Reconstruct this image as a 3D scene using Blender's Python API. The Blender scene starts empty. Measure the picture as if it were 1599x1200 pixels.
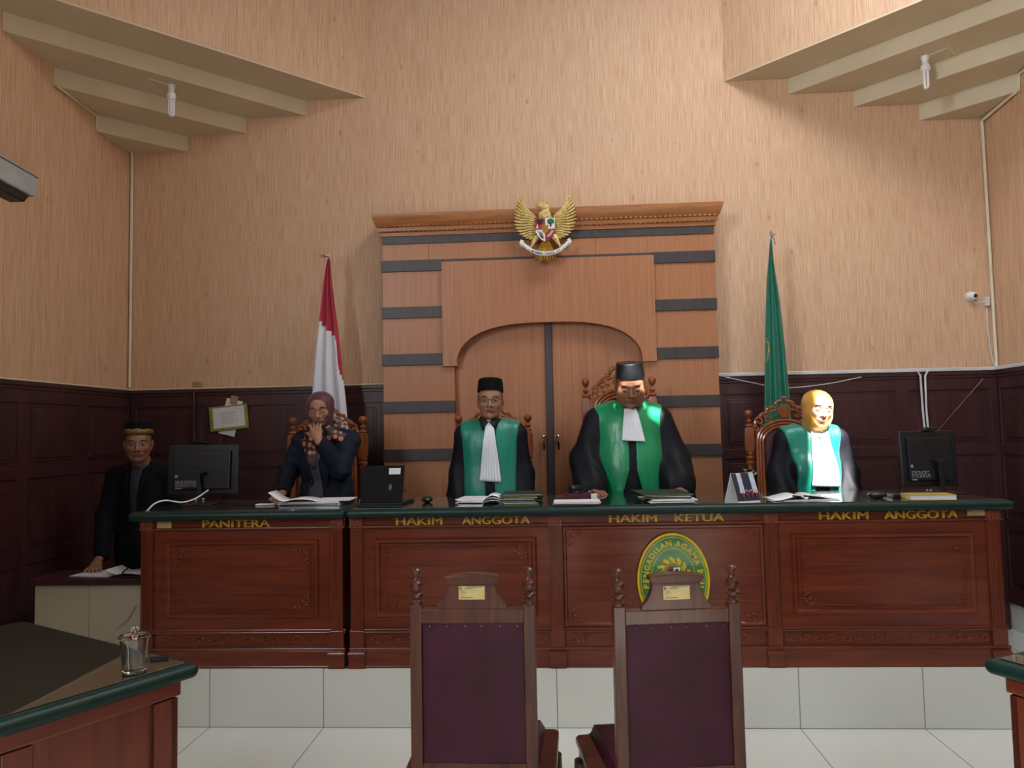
import bpy, bmesh, math, random
import numpy as np
from mathutils import Vector, Matrix
PI = math.pi
SC = bpy.context.scene
COL = SC.collection
random.seed(7)

# ------------------------------------------------------------------ camera, light, exposure
F_PX, YAW, PITCH, ROLL = 1185.0, math.radians(3.3), math.radians(3.55), math.radians(-1.15)
_f = Vector((-math.sin(YAW)*math.cos(PITCH), math.cos(YAW)*math.cos(PITCH), math.sin(PITCH)))
_r0 = Vector((math.cos(YAW), math.sin(YAW), 0)); _u0 = _r0.cross(_f)
_r = math.cos(ROLL)*_r0 + math.sin(ROLL)*_u0
_u = -math.sin(ROLL)*_r0 + math.cos(ROLL)*_u0
CAM = Vector((0, 0, 1.5))
cd = bpy.data.cameras.new('camera'); cd.sensor_width = 36; cd.lens = F_PX/1599*36; cd.clip_start = .05
cam = bpy.data.objects.new('camera', cd); COL.objects.link(cam)
mw = Matrix.Identity(4)
for i in range(3):
    mw[i][0] = _r[i]; mw[i][1] = _u[i]; mw[i][2] = -_f[i]; mw[i][3] = CAM[i]
cam.matrix_world = mw
SC.camera = cam
def at(px, py, **k):
    """real point of the room on the plane x=, y= or z= seen at that place of the photo"""
    d = _f + (px-799.5)/F_PX*_r - (py-600)/F_PX*_u
    (a, v), = k.items(); i = 'xyz'.index(a)
    return CAM + d*((v-CAM[i])/d[i])

w = bpy.data.worlds.new('world'); SC.world = w; w.use_nodes = True
bg = w.node_tree.nodes['Background']; bg.inputs[0].default_value = (.75, .85, 1, 1); bg.inputs[1].default_value = 1.0
SC.view_settings.view_transform = 'Standard'; SC.view_settings.look = 'None'
SC.view_settings.exposure = 0.34; SC.view_settings.gamma = 1; SC.view_settings.use_curve_mapping = False
SC.cycles.max_bounces = 8; SC.cycles.sample_clamp_indirect = 6; SC.cycles.use_denoising = True
SC.cycles.caustics_reflective = False; SC.cycles.caustics_refractive = False

def light(name, kind, loc, direction, energy, color=(1, 1, 1), size=None, angle=None):
    d = bpy.data.lights.new(name, kind); d.energy = energy; d.color = color
    if kind == 'AREA': d.shape = 'RECTANGLE'; d.size, d.size_y = size
    if angle is not None: d.angle = angle
    o = bpy.data.objects.new(name, d); COL.objects.link(o); o.location = loc
    o.rotation_euler = Vector(direction).to_track_quat('-Z', 'Y').to_euler()
    return o
SUN = Vector((-.10, .60, -.79)).normalized()
CEIL = 5.6
light('sun', 'SUN', (2, 0, 9), SUN, 42, (1, .96, .88), angle=math.radians(.6))
light('skylight_daylight', 'AREA', (1.55, 3.3, CEIL+.12), (0, .05, -1), 95, (.90, .95, 1), (1.8, 1.6))
light('window_1_daylight', 'AREA', (1.35, -3.35, 2.6), (0, 1, 0), 14, (.90, .95, 1), (2.2, 2.2))
light('window_2_daylight', 'AREA', (-3.45, -1.6, 3.9), (1, 0, 0), 330, (.92, .96, 1), (2.4, 1.8))

# ------------------------------------------------------------------ materials
def rgb(h):
    h = h.lstrip('#'); c = [int(h[i:i+2], 16)/255 for i in (0, 2, 4)]
    return tuple((v/12.92 if v <= .04045 else ((v+.055)/1.055)**2.4) for v in c) + (1,)
def newmat(name):
    m = bpy.data.materials.new(name); m.use_nodes = True
    return m, m.node_tree.nodes, m.node_tree.links, m.node_tree.nodes['Principled BSDF']
def noisy(name, c1, c2, scale=(20, 20, 20), rough=.5, detail=3, coat=0, coat_rough=.05, bump=0, metal=0, sheen=0, lo=.3, hi=.7, spec=None, rvar=0, bscale=None, coord='Object', distort=0):
    m, N, L, P = newmat(name)
    tc = N.new('ShaderNodeTexCoord'); mp = N.new('ShaderNodeMapping'); mp.inputs['Scale'].default_value = scale
    nz = N.new('ShaderNodeTexNoise'); nz.inputs['Scale'].default_value = 1; nz.inputs['Detail'].default_value = detail; nz.inputs['Distortion'].default_value = distort
    rp = N.new('ShaderNodeValToRGB'); rp.color_ramp.elements[0].position = lo; rp.color_ramp.elements[1].position = hi
    rp.color_ramp.elements[0].color = rgb(c1); rp.color_ramp.elements[1].color = rgb(c2)
    L.new(tc.outputs[coord], mp.inputs[0]); L.new(mp.outputs[0], nz.inputs['Vector']); L.new(nz.outputs['Fac'], rp.inputs[0])
    L.new(rp.outputs[0], P.inputs['Base Color'])
    P.inputs['Roughness'].default_value = rough; P.inputs['Metallic'].default_value = metal
    if coat: P.inputs['Coat Weight'].default_value = coat; P.inputs['Coat Roughness'].default_value = coat_rough
    if sheen: P.inputs['Sheen Weight'].default_value = sheen; P.inputs['Sheen Roughness'].default_value = .4
    if spec is not None: P.inputs['Specular IOR Level'].default_value = spec
    if bump:
        b = N.new('ShaderNodeBump'); b.inputs['Strength'].default_value = bump; b.inputs['Distance'].default_value = .004 if not (bscale and bscale[0] < 50) else .02
        if bscale:
            mp2 = N.new('ShaderNodeMapping'); mp2.inputs['Scale'].default_value = bscale
            n2 = N.new('ShaderNodeTexNoise'); n2.inputs['Scale'].default_value = 1; n2.inputs['Detail'].default_value = 4
            L.new(tc.outputs[coord], mp2.inputs[0]); L.new(mp2.outputs[0], n2.inputs['Vector']); L.new(n2.outputs['Fac'], b.inputs['Height'])
        else: L.new(nz.outputs['Fac'], b.inputs['Height'])
        L.new(b.outputs[0], P.inputs['Normal'])
    return m
def wallpaper(name, c1, c2, knot):
    m, N, L, P = newmat(name)
    tc = N.new('ShaderNodeTexCoord')
    def nz(scale, detail):
        mp = N.new('ShaderNodeMapping'); mp.inputs['Scale'].default_value = scale
        n = N.new('ShaderNodeTexNoise'); n.inputs['Scale'].default_value = 1; n.inputs['Detail'].default_value = detail
        L.new(tc.outputs['Object'], mp.inputs[0]); L.new(mp.outputs[0], n.inputs['Vector']); return n
    a = nz((150, 150, 5), 4); b = nz((22, 22, 1.2), 2)
    mx = N.new('ShaderNodeMath'); mx.operation = 'MULTIPLY_ADD'; mx.inputs[1].default_value = .85
    ml = N.new('ShaderNodeMath'); ml.operation = 'MULTIPLY'; ml.inputs[1].default_value = .15
    L.new(b.outputs['Fac'], ml.inputs[0]); L.new(a.outputs['Fac'], mx.inputs[0]); L.new(ml.outputs[0], mx.inputs[2])
    rp = N.new('ShaderNodeValToRGB'); rp.color_ramp.elements[0].position = .33; rp.color_ramp.elements[1].position = .67
    rp.color_ramp.elements[0].color = rgb(c1); rp.color_ramp.elements[1].color = rgb(c2)
    L.new(mx.outputs[0], rp.inputs[0])
    mp = N.new('ShaderNodeMapping'); mp.inputs['Scale'].default_value = (5.5, 5.5, 3)
    v = N.new('ShaderNodeTexVoronoi'); v.inputs['Scale'].default_value = 1; L.new(tc.outputs['Object'], mp.inputs[0]); L.new(mp.outputs[0], v.inputs['Vector'])
    r2 = N.new('ShaderNodeValToRGB'); r2.color_ramp.elements[0].position = .02; r2.color_ramp.elements[1].position = .09
    r2.color_ramp.elements[0].color = (.6, .6, .6, 1); r2.color_ramp.elements[1].color = (0, 0, 0, 1)
    L.new(v.outputs['Distance'], r2.inputs[0])
    mix = N.new('ShaderNodeMix'); mix.data_type = 'RGBA'
    L.new(r2.outputs[0], mix.inputs[0]); L.new(rp.outputs[0], mix.inputs[6]); mix.inputs[7].default_value = rgb(knot)
    L.new(mix.outputs[2], P.inputs['Base Color']); P.inputs['Roughness'].default_value = .62
    return m
def tiles(name, c, grout, sx, sy, ox=0, oy=0, rough=.12, axes='XY'):
    m, N, L, P = newmat(name)
    tc = N.new('ShaderNodeTexCoord'); mp = N.new('ShaderNodeMapping')
    mp.inputs['Location'].default_value = (ox, oy, 0)
    if axes == 'XZ': mp.inputs['Rotation'].default_value = (PI/2, 0, 0)
    if axes == 'YZ': mp.inputs['Rotation'].default_value = (PI/2, 0, PI/2)
    b = N.new('ShaderNodeTexBrick'); b.offset = 0; b.inputs['Scale'].default_value = 1
    b.inputs['Brick Width'].default_value = sx; b.inputs['Row Height'].default_value = sy
    b.inputs['Mortar Size'].default_value = .003; b.inputs['Mortar Smooth'].default_value = .1; b.inputs['Bias'].default_value = 0
    b.inputs['Color1'].default_value = rgb(c); b.inputs['Color2'].default_value = rgb(c); b.inputs['Mortar'].default_value = rgb(grout)
    L.new(tc.outputs['Object'], mp.inputs[0]); L.new(mp.outputs[0], b.inputs['Vector']); L.new(b.outputs['Color'], P.inputs['Base Color'])
    P.inputs['Roughness'].default_value = rough
    return m
def attrmat(name, rough=.5, sheen=0, bump=.1, bs=300):
    m, N, L, P = newmat(name)
    a = N.new('ShaderNodeAttribute'); a.attribute_name = 'Col'
    n = N.new('ShaderNodeTexNoise'); n.inputs['Scale'].default_value = bs; tc = N.new('ShaderNodeTexCoord')
    L.new(tc.outputs['Object'], n.inputs['Vector'])
    b = N.new('ShaderNodeBump'); b.inputs['Strength'].default_value = bump; b.inputs['Distance'].default_value = .002
    L.new(n.outputs['Fac'], b.inputs['Height']); L.new(b.outputs[0], P.inputs['Normal'])
    L.new(a.outputs['Color'], P.inputs['Base Color']); P.inputs['Roughness'].default_value = rough; P.inputs['Sheen Weight'].default_value = sheen
    return m
M = {}
M['wall'] = wallpaper('wallpaper', 'BE9573', 'DDBC9E', 'A87A57')
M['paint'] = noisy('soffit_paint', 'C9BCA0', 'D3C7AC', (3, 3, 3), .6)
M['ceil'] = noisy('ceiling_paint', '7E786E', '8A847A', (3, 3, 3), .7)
M['wains'] = noisy('maroon_wainscot', '371F20', '4A2A2A', (14, 14, 2.2), .33, bump=.05, detail=4)
M['floor'] = tiles('white_floor_tile', 'D9DBD4', '8D8F89', .6, .6, .03, -.33, .10)
M['riser'] = tiles('white_riser_tile', 'D3D7D0', '8D9089', .6, .6, .03, 0, .15, 'XZ')
M['cream'] = tiles('cream_tile', 'C8C2A8', 'A39C85', .4, 1, .0, 0, .25, 'XZ')
M['bench'] = noisy('bench_wood', '561F10', '74341B', (2.2, 2.2, 26), .30, detail=5, coat=.25, coat_rough=.18, bump=.03, distort=.6)
M['benchv'] = noisy('bench_wood_upright', '561F10', '70321A', (26, 26, 2.2), .30, detail=5, coat=.25, coat_rough=.18, bump=.03, distort=.6)
M['carve'] = noisy('carved_wood', '622815', '874326', (60, 60, 60), .35, coat=.2, coat_rough=.2)
M['chairw'] = noisy('dark_chair_wood', '33150C', '5A2C19', (30, 30, 3), .34, detail=5, coat=.2, coat_rough=.12, bump=.03, distort=.8)
M['teak'] = noisy('carved_teak', '6E3516', '985428', (25, 25, 4), .28, detail=4, coat=.45, coat_rough=.1)
M['panel'] = noisy('orange_panel', 'A26B47', 'B57D58', (90, 90, 2), .38, detail=4, bump=.02)
M['cornice'] = noisy('cornice_wood', '9C6034', 'B87B49', (4, 60, 60), .35, detail=4)
M['strip'] = noisy('dark_strip', '3A3434', '464042', (40, 40, 3), .42)
M['glasstop'] = noisy('green_cloth_under_glass', '051C18', '08251F', (40, 40, 40), .35, coat=1, coat_rough=.012); M['glasstop'].node_tree.nodes['Principled BSDF'].inputs['Coat IOR'].default_value = 2.3
M['vinyl'] = noisy('green_vinyl_edging', '05241F', '082E29', (40, 40, 40), .45, spec=.35)
M['leather'] = noisy('maroon_leather', '300C1A', '401429', (9, 9, 9), .42, spec=.3, bump=.25, bscale=(420, 420, 420))
M['metal'] = noisy('chrome', 'C8CACC', 'E6E8EA', (9, 9, 9), .18, metal=1)
M['brass'] = noisy('nail_brass', '6C4A32', '8F6846', (9, 9, 9), .3, metal=.8)
M['plastic'] = noisy('black_plastic', '0B0D12', '14171D', (30, 30, 30), .38)
M['lid'] = noisy('matte_laptop_lid', '0A0C10', '101318', (30, 30, 30), .75, spec=.2)
M['screenback'] = noisy('matte_black_back', '07090D', '10141B', (6, 6, 6), .30)
M['white'] = noisy('white_plastic', 'DADDDE', 'E8EAEA', (9, 9, 9), .35)
M['greyplastic'] = noisy('grey_plastic', '9A9FA0', 'AEB3B3', (9, 9, 9), .45)
M['conduit'] = noisy('cream_conduit', 'D9D0B4', 'E6DEC6', (9, 9, 9), .45)
M['trunk'] = noisy('white_trunking', 'C5C8CA', 'D8DADB', (9, 9, 9), .45)
M['paper'] = noisy('paper', 'D6D9DE', 'E2E5E8', (30, 30, 30), .6)
M['paperp'] = noisy('paper_pink', 'C7ADB2', 'D4BBC0', (30, 30, 30), .6)
M['ink'] = noisy('faint_print', '8D9096', '9DA0A6', (200, 200, 200), .6)
M['gold'] = noisy('gold_lettering', 'A8801E', 'C79B2E', (40, 40, 40), .38)
M['goldpaint'] = noisy('gold_paint', 'BFA053', 'EBD795', (50, 50, 50), .38, metal=.15)
M['golddark'] = noisy('dark_gold_paint', '8F6A1D', 'C2932E', (50, 50, 50), .35, metal=.3)
M['red'] = noisy('red_paint', '8F1F28', 'AB2B35', (60, 60, 60), .45)
M['shwhite'] = noisy('white_enamel', 'DDDDD8', 'EEEEEA', (60, 60, 60), .4)
M['shgreen'] = noisy('green_enamel', '0A5A36', '117046', (60, 60, 60), .45)
M['black'] = noisy('black_enamel', '0C0C0E', '17171A', (60, 60, 60), .4)
M['plgreen'] = noisy('plaque_green', '0B5E25', '127832', (20, 20, 20), .3, coat=.3)
M['plyellow'] = noisy('plaque_yellow', 'BFA312', 'D9BE22', (20, 20, 20), .35)
M['sticker'] = noisy('label_paper', 'B5A468', 'C6B67C', (40, 40, 40), .35)
M['stickerink'] = noisy('label_print', '5A5238', '6B6245', (200, 200, 200), .5)
M['gblack'] = noisy('black_robe', '06070F', '0B0D18', (9, 9, 4), .62, spec=.25, bump=.15, bscale=(500, 500, 500))
M['gsilk'] = noisy('green_satin', '067A4C', '0B9160', (7, 7, 3), .34, sheen=.3, bump=.5, bscale=(11, 11, 5))
M['gsilk2'] = noisy('teal_green_satin', '06705E', '0B8672', (7, 7, 3), .40, sheen=.3, bump=.6, bscale=(12, 12, 3.5))
M['jabot'] = noisy('white_pleated_cotton', 'D5DCE4', 'E4EAF0', (200, 200, 4), .7, bump=.3)
M['navy'] = noisy('navy_blazer', '0E1624', '152031', (9, 9, 5), .8, bump=.2, bscale=(600, 600, 600), spec=.25)
M['darksuit'] = noisy('dark_suit', '05070D', '0A0E16', (9, 9, 5), .85, bump=.2, bscale=(600, 600, 600), spec=.2)
M['shirtgrey'] = noisy('grey_shirt', '343842', '40454F', (9, 9, 5), .7)
M['shirtdark'] = noisy('dark_shirt', '14171F', '1F232D', (60, 60, 60), .6)
M['velvet'] = noisy('black_velvet', '040507', '08090C', (90, 90, 90), .85, spec=.2)
M['capsatin'] = noisy('black_cap_satin', '0B0E13', '161A20', (30, 30, 30), .38)
M['goldband'] = noisy('gold_embroidered_band', '4E4015', '8F7A33', (160, 160, 160), .45)
M['hijabm'] = noisy('maroon_hijab', '4B2730', '5A313B', (9, 9, 5), .55, sheen=.2)
M['hijaby'] = noisy('mustard_hijab', 'B5802A', 'CC9740', (9, 9, 5), .5, sheen=.3)
M['hair'] = noisy('black_hair', '0A0909', '16130F', (300, 300, 40), .5)
M['eye'] = noisy('eye_white', '85807A', '96918B', (90, 90, 90), .35)
M['iris'] = noisy('dark_iris', '0F0906', '1C110B', (90, 90, 90), .12)
M['flagred'] = noisy('flag_red', '9A1832', 'B02140', (9, 9, 3), .5, sheen=.3)
M['flagwhite'] = noisy('flag_white', 'C9CFDC', 'DDE2EA', (9, 9, 3), .55, sheen=.2)
M['flaggreen'] = noisy('flag_green', '065E4A', '0A7059', (9, 9, 3), .45, sheen=.3)
M['pole'] = noisy('flag_pole', 'C4C4C0', 'D8D8D4', (9, 9, 9), .35)
M['foldgreen'] = noisy('green_folder', '173A20', '2C5A35', (30, 30, 30), .5)
M['folddark'] = noisy('dark_green_folder', '0D2014', '17321F', (30, 30, 30), .5)
M['folmaroon'] = noisy('maroon_folder', '3C1420', '4C1C2A', (30, 30, 30), .4)
M['leaf'] = noisy('variegated_leaf', '2C6B22', 'B9CF8F', (22, 22, 22), .4, lo=.42, hi=.62)
M['leafd'] = noisy('green_leaf', '1F4A1D', '3C7A34', (30, 30, 30), .4)
M['pot'] = noisy('terracotta_pot', '6B3A26', '84492F', (20, 20, 20), .6)
M['soil'] = noisy('soil', '201610', '33251A', (80, 80, 80), .9)
M['bulb'] = noisy('white_bulb_glass', 'E8ECEE', 'F4F7F8', (9, 9, 9), .25)
M['wiremar'] = noisy('dark_conduit', '2A1718', '3A2222', (9, 9, 9), .4)
M['book'] = noisy('book_cover', 'A48A42', 'B89C50', (20, 20, 20), .45)
M['calblue'] = noisy('calendar_navy', '1A2238', '27304A', (40, 40, 40), .4)
M['callight'] = noisy('calendar_pale_blue', 'AFC0CF', 'C3D1DC', (40, 40, 40), .4)
M['olive'] = noisy('olive_folder_edge', '7F8030', '98993F', (20, 20, 20), .5)
M['tape'] = noisy('packing_tape', '8D7A60', 'A08C70', (20, 20, 20), .3)
M['skylight'] = noisy('roof_sheet', 'C8CCD0', 'D6DADC', (5, 5, 5), .6)
def glassm(name, col=(1, 1, 1, 1), rough=0):
    m, N, L, P = newmat(name); P.inputs['Base Color'].default_value = col
    P.inputs['Transmission Weight'].default_value = 1; P.inputs['Roughness'].default_value = rough; P.inputs['IOR'].default_value = 1.45
    n = N.new('ShaderNodeTexNoise'); n.inputs['Scale'].default_value = 4; b = N.new('ShaderNodeBump'); b.inputs['Strength'].default_value = .01
    L.new(n.outputs['Fac'], b.inputs['Height']); L.new(b.outputs[0], P.inputs['Normal'])
    return m
M['glass'] = glassm('clear_glass', (.93, .97, .95, 1))
# polka dot scarf: orange dots on near black
def dots():
    m, N, L, P = newmat('polka_dot_scarf')
    tc = N.new('ShaderNodeTexCoord'); mp = N.new('ShaderNodeMapping'); mp.inputs['Scale'].default_value = (26, 8, 23)
    v = N.new('ShaderNodeTexVoronoi'); v.inputs['Scale'].default_value = 1; v.inputs['Randomness'].default_value = .45
    r = N.new('ShaderNodeValToRGB'); r.color_ramp.interpolation = 'CONSTANT'
    r.color_ramp.elements[0].color = rgb('B9785E'); r.color_ramp.elements[1].position = .36; r.color_ramp.elements[1].color = rgb('25151C')
    L.new(tc.outputs['Object'], mp.inputs[0]); L.new(mp.outputs[0], v.inputs['Vector']); L.new(v.outputs['Distance'], r.inputs[0]); L.new(r.outputs[0], P.inputs['Base Color'])
    P.inputs['Roughness'].default_value = .5
    return m
M['dots'] = dots()

# ------------------------------------------------------------------ mesh builder
class MB:
    def __init__(s): s.v = []; s.f = []; s.mi = []
    def add(s, vs, fs, mi=0):
        n = len(s.v); s.v += [tuple(v) for v in vs]; s.f += [tuple(i+n for i in f) for f in fs]; s.mi += [mi]*len(fs); return s
    def box(s, x0, x1, y0, y1, z0, z1, mi=0, T=None):
        vs = [(x, y, z) for z in (z0, z1) for y in (y0, y1) for x in (x0, x1)]
        if T is not None: vs = [T @ Vector(v) for v in vs]
        return s.add(vs, [(0, 2, 3, 1), (4, 5, 7, 6), (0, 1, 5, 4), (2, 6, 7, 3), (0, 4, 6, 2), (1, 3, 7, 5)], mi)
    def tube(s, pts, r, n=8, closed=False, mi=0, flat=1.0, caps=True):
        pts = [Vector(p) for p in pts]; k = len(pts)
        rs = r if isinstance(r, (list, tuple)) else [r]*k
        base = len(s.v); ref = None
        for i, p in enumerate(pts):
            if closed: t = pts[(i+1) % k]-pts[i-1]
            else: t = pts[min(i+1, k-1)]-pts[max(i-1, 0)]
            if t.length < 1e-9: t = Vector((0, 0, 1))
            t.normalize()
            if ref is None:
                ref = Vector((0, 1, 0)) if abs(t.y) < .9 else Vector((1, 0, 0))
            a = ref - t*ref.dot(t)
            if a.length < 1e-6: a = t.orthogonal()
            a.normalize(); ref = a; b = t.cross(a)
            for j in range(n):
                an = 2*PI*j/n
                s.v.append(tuple(p + a*math.cos(an)*rs[i]*flat + b*math.sin(an)*rs[i]))
        m = k if closed else k-1
        for i in range(m):
            for j in range(n):
                a0 = base+i*n+j; a1 = base+i*n+(j+1) % n; b0 = base+((i+1) % k)*n+j; b1 = base+((i+1) % k)*n+(j+1) % n
                s.f.append((a0, a1, b1, b0)); s.mi.append(mi)
        if not closed and caps:
            s.f.append(tuple(base+j for j in range(n))[::-1]); s.mi.append(mi)
            s.f.append(tuple(base+(k-1)*n+j for j in range(n))); s.mi.append(mi)
        return s
    def lathe(s, prof, c=(0, 0, 0), n=20, mi=0, sx=1, sy=1, T=None):
        base = len(s.v); k = len(prof)
        for r, z in prof:
            for j in range(n):
                an = 2*PI*j/n
                p = Vector((c[0]+r*math.cos(an)*sx, c[1]+r*math.sin(an)*sy, c[2]+z))
                s.v.append(tuple(T @ p if T is not None else p))
        for i in range(k-1):
            for j in range(n):
                s.f.append((base+i*n+j, base+i*n+(j+1) % n, base+(i+1)*n+(j+1) % n, base+(i+1)*n+j)); s.mi.append(mi)
        s.f.append(tuple(base+j for j in range(n))[::-1]); s.mi.append(mi)
        s.f.append(tuple(base+(k-1)*n+j for j in range(n))); s.mi.append(mi)
        return s
    def prism(s, pts, d0, d1, plane='XZ', mi=0, T=None):
        """outline in a plane pushed from d0 to d1 along the third axis"""
        def P(a, b, d):
            v = {'XZ': (a, d, b), 'XY': (a, b, d), 'YZ': (d, a, b)}[plane]
            return T @ Vector(v) if T is not None else v
        n = len(pts)
        vs = [P(a, b, d0) for a, b in pts]+[P(a, b, d1) for a, b in pts]
        fs = [tuple(range(n))[::-1], tuple(range(n, 2*n))]+[(i, (i+1) % n, n+(i+1) % n, n+i) for i in range(n)]
        return s.add(vs, fs, mi)
    def ell(s, c, r, T=None, n=10, m=7, mi=0):
        base = len(s.v)
        for i in range(m+1):
            th = PI*i/m
            for j in range(n):
                ph = 2*PI*j/n
                p = Vector((r[0]*math.sin(th)*math.cos(ph), r[1]*math.sin(th)*math.sin(ph), r[2]*math.cos(th)))
                if T is not None: p = T @ p
                s.v.append(tuple(Vector(c)+p))
        for i in range(m):
            for j in range(n):
                s.f.append((base+i*n+j, base+(i+1)*n+j, base+(i+1)*n+(j+1) % n, base+i*n+(j+1) % n)); s.mi.append(mi)
        return s
    def grid(s, fn, nu, nv, mi=0, mfn=None):
        base = len(s.v)
        for i in range(nu+1):
            for j in range(nv+1): s.v.append(tuple(fn(i/nu, j/nv)))
        for i in range(nu):
            for j in range(nv):
                a = base+i*(nv+1)+j
                s.f.append((a, a+1, a+nv+2, a+nv+1)); s.mi.append(mfn((i+.5)/nu, (j+.5)/nv) if mfn else mi)
        return s
def worldloc(o):
    v = Vector((0, 0, 0))
    while o is not None: v += o.location; o = o.parent
    return v
def smooth_path(pts, k=6):
    P = [Vector(p) for p in pts]; P = [P[0]*2-P[1]]+P+[P[-1]*2-P[-2]]; out = []
    for i in range(1, len(P)-2):
        a, b, c, d = P[i-1:i+3]
        for j in range(k):
            t = j/k; out.append(.5*((2*b)+(c-a)*t+(2*a-5*b+4*c-d)*t*t+(3*b-a-3*c+d)*t**3))
    return out+[P[-2]]
def obj(name, mb, mat, parent=None, smooth=True, bevel=0, solid=0, origin=None, weld=True, angle=35, subsurf=0):
    """one mesh object; the builder holds room coordinates, the object keeps them relative to its thing"""
    me = bpy.data.meshes.new(name)
    off = worldloc(parent) if parent is not None else Vector(origin or (0, 0, 0))
    me.from_pydata([tuple(Vector(v)-off) for v in mb.v], [], mb.f)
    mats = mat if isinstance(mat, (list, tuple)) else [mat]
    for m in mats: me.materials.append(M[m] if isinstance(m, str) else m)
    me.polygons.foreach_set('material_index', mb.mi)
    bm = bmesh.new(); bm.from_mesh(me)
    if weld: bmesh.ops.remove_doubles(bm, verts=bm.verts, dist=1e-5)
    bmesh.ops.recalc_face_normals(bm, faces=bm.faces); bm.to_mesh(me); bm.free()
    o = bpy.data.objects.new(name, me); COL.objects.link(o)
    if parent is not None: o.parent = parent
    else: o.location = off
    if smooth:
        me.polygons.foreach_set('use_smooth', [True]*len(me.polygons)); me.set_sharp_from_angle(angle=math.radians(angle))
    if solid: md = o.modifiers.new('solid', 'SOLIDIFY'); md.thickness = solid; md.offset = 0
    if bevel:
        md = o.modifiers.new('bevel', 'BEVEL'); md.width = bevel; md.segments = 2; md.limit_method = 'ANGLE'; md.angle_limit = math.radians(40)
    if subsurf: md = o.modifiers.new('sub', 'SUBSURF'); md.levels = md.render_levels = subsurf
    return o
def thing(name, label, cat, loc=(0, 0, 0), rz=0, group=None):
    o = bpy.data.objects.new(name, None); COL.objects.link(o); o.location = loc; o.rotation_euler = (0, 0, rz)
    o.empty_display_size = .05; o['label'] = label; o['category'] = cat
    if group: o['group'] = group
    return o
def tag(o, label, cat, group=None):
    o['label'] = label; o['category'] = cat
    if group: o['group'] = group
    return o
def struct(name, mb, mat, **k):
    o = obj(name, mb, mat, **k); o['kind'] = 'structure'; return o
def copy_tree(o, parent=None):
    c = o.copy(); COL.objects.link(c)
    if parent is not None: c.parent = parent
    for ch in list(o.children): copy_tree(ch, c)
    return c
def text_mesh(body, size, extrude=.002, weight=0.0, align='CENTER', shear=0):
    cu = bpy.data.curves.new('t', 'FONT'); cu.body = body; cu.size = size; cu.extrude = extrude; cu.align_x = align; cu.align_y = 'CENTER'
    cu.offset = weight; cu.shear = shear
    o = bpy.data.objects.new('t', cu); COL.objects.link(o)
    dg = bpy.context.evaluated_depsgraph_get(); dg.update()
    me = bpy.data.meshes.new_from_object(o.evaluated_get(dg))
    vs = [Vector(v.co) for v in me.vertices]; fs = [tuple(p.vertices) for p in me.polygons]
    bpy.data.objects.remove(o); bpy.data.curves.remove(cu); bpy.data.meshes.remove(me)
    return vs, fs
def add_text(mb, body, T, size, extrude=.002, weight=0.0, width=None, mi=0):
    vs, fs = text_mesh(body, size, extrude, weight)
    if width and vs:
        w0 = max(v.x for v in vs)-min(v.x for v in vs); vs = [Vector((v.x*width/w0, v.y, v.z)) for v in vs]
    mb.add([T @ v for v in vs], fs, mi)
FRONT = Matrix(((1, 0, 0), (0, 0, -1), (0, 1, 0))).to_4x4()      # text plane upright, facing -Y
def fr(x, y, z, r=0): return Matrix.Translation((x, y, z)) @ FRONT @ Matrix.Rotation(r, 4, 'Z')

# ------------------------------------------------------------------ the room
XL, XR, YB, YR, DADO = -3.37, 3.27, 5.8, -3.3, 1.875
PLAT_Y, PLAT_Z = 3.93, .295
struct('floor', MB().box(XL-.3, XR+.3, YR-.3, YB+.3, -.1, 0), 'floor', smooth=False)
struct('wall_back', MB().box(XL-.2, XR+.2, YB, YB+.15, 0, CEIL), 'wall', smooth=False)
mb = MB()
for (a, b, c, d) in ((YR, -2.8, 0, CEIL), (-.4, YB, 0, CEIL), (-2.8, -.4, 0, 3.0), (-2.8, -.4, 4.8, CEIL)): mb.box(XL-.15, XL, a, b, c, d)
struct('wall_left', mb, 'wall', smooth=False, weld=False)
mb = MB()
for q in (0, .333, .667, 1): mb.box(XL-.1, XL-.03, -2.8+2.4*q-.025, -2.8+2.4*q+.025, 3.0, 4.8)
for q in (0, 1): mb.box(XL-.1, XL-.03, -2.8, -.4, 3.0+1.8*q-.03, 3.0+1.8*q+.03)
struct('window_2', mb, 'white', smooth=False, weld=False)
struct('wall_right', MB().box(XR, XR+.15, YR, YB, 0, CEIL), 'wall', smooth=False)
# rear wall with two window openings
def wall_holes(mb, x0, x1, z0, z1, y0, y1, holes):
    xs = sorted({x0, x1}|{h[0] for h in holes}|{h[1] for h in holes}); zs = sorted({z0, z1}|{h[2] for h in holes}|{h[3] for h in holes})
    for a, b in zip(xs, xs[1:]):
        for c, d in zip(zs, zs[1:]):
            if not any(h[0] <= (a+b)/2 <= h[1] and h[2] <= (c+d)/2 <= h[3] for h in holes): mb.box(a, b, y0, y1, c, d)
    return mb
RH = [(.25, 2.45, 1.5, 3.7)]
struct('wall_rear', wall_holes(MB(), XL-.15, XR+.15, 0, CEIL, YR-.15, YR, RH), 'wains', smooth=False, weld=False)
for n, (a, b, c, d) in enumerate(RH):
    mb = MB()
    for t in (0, .5, 1):
        x = a+(b-a)*t; mb.box(x-.03, x+.03, YR-.1, YR-.02, c, d)
    for t in (0, .5, 1):
        z = c+(d-c)*t; mb.box(a, b, YR-.1, YR-.02, z-.03, z+.03)
    struct('window_%d' % (n+1), mb, 'white', smooth=False, weld=False)
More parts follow.
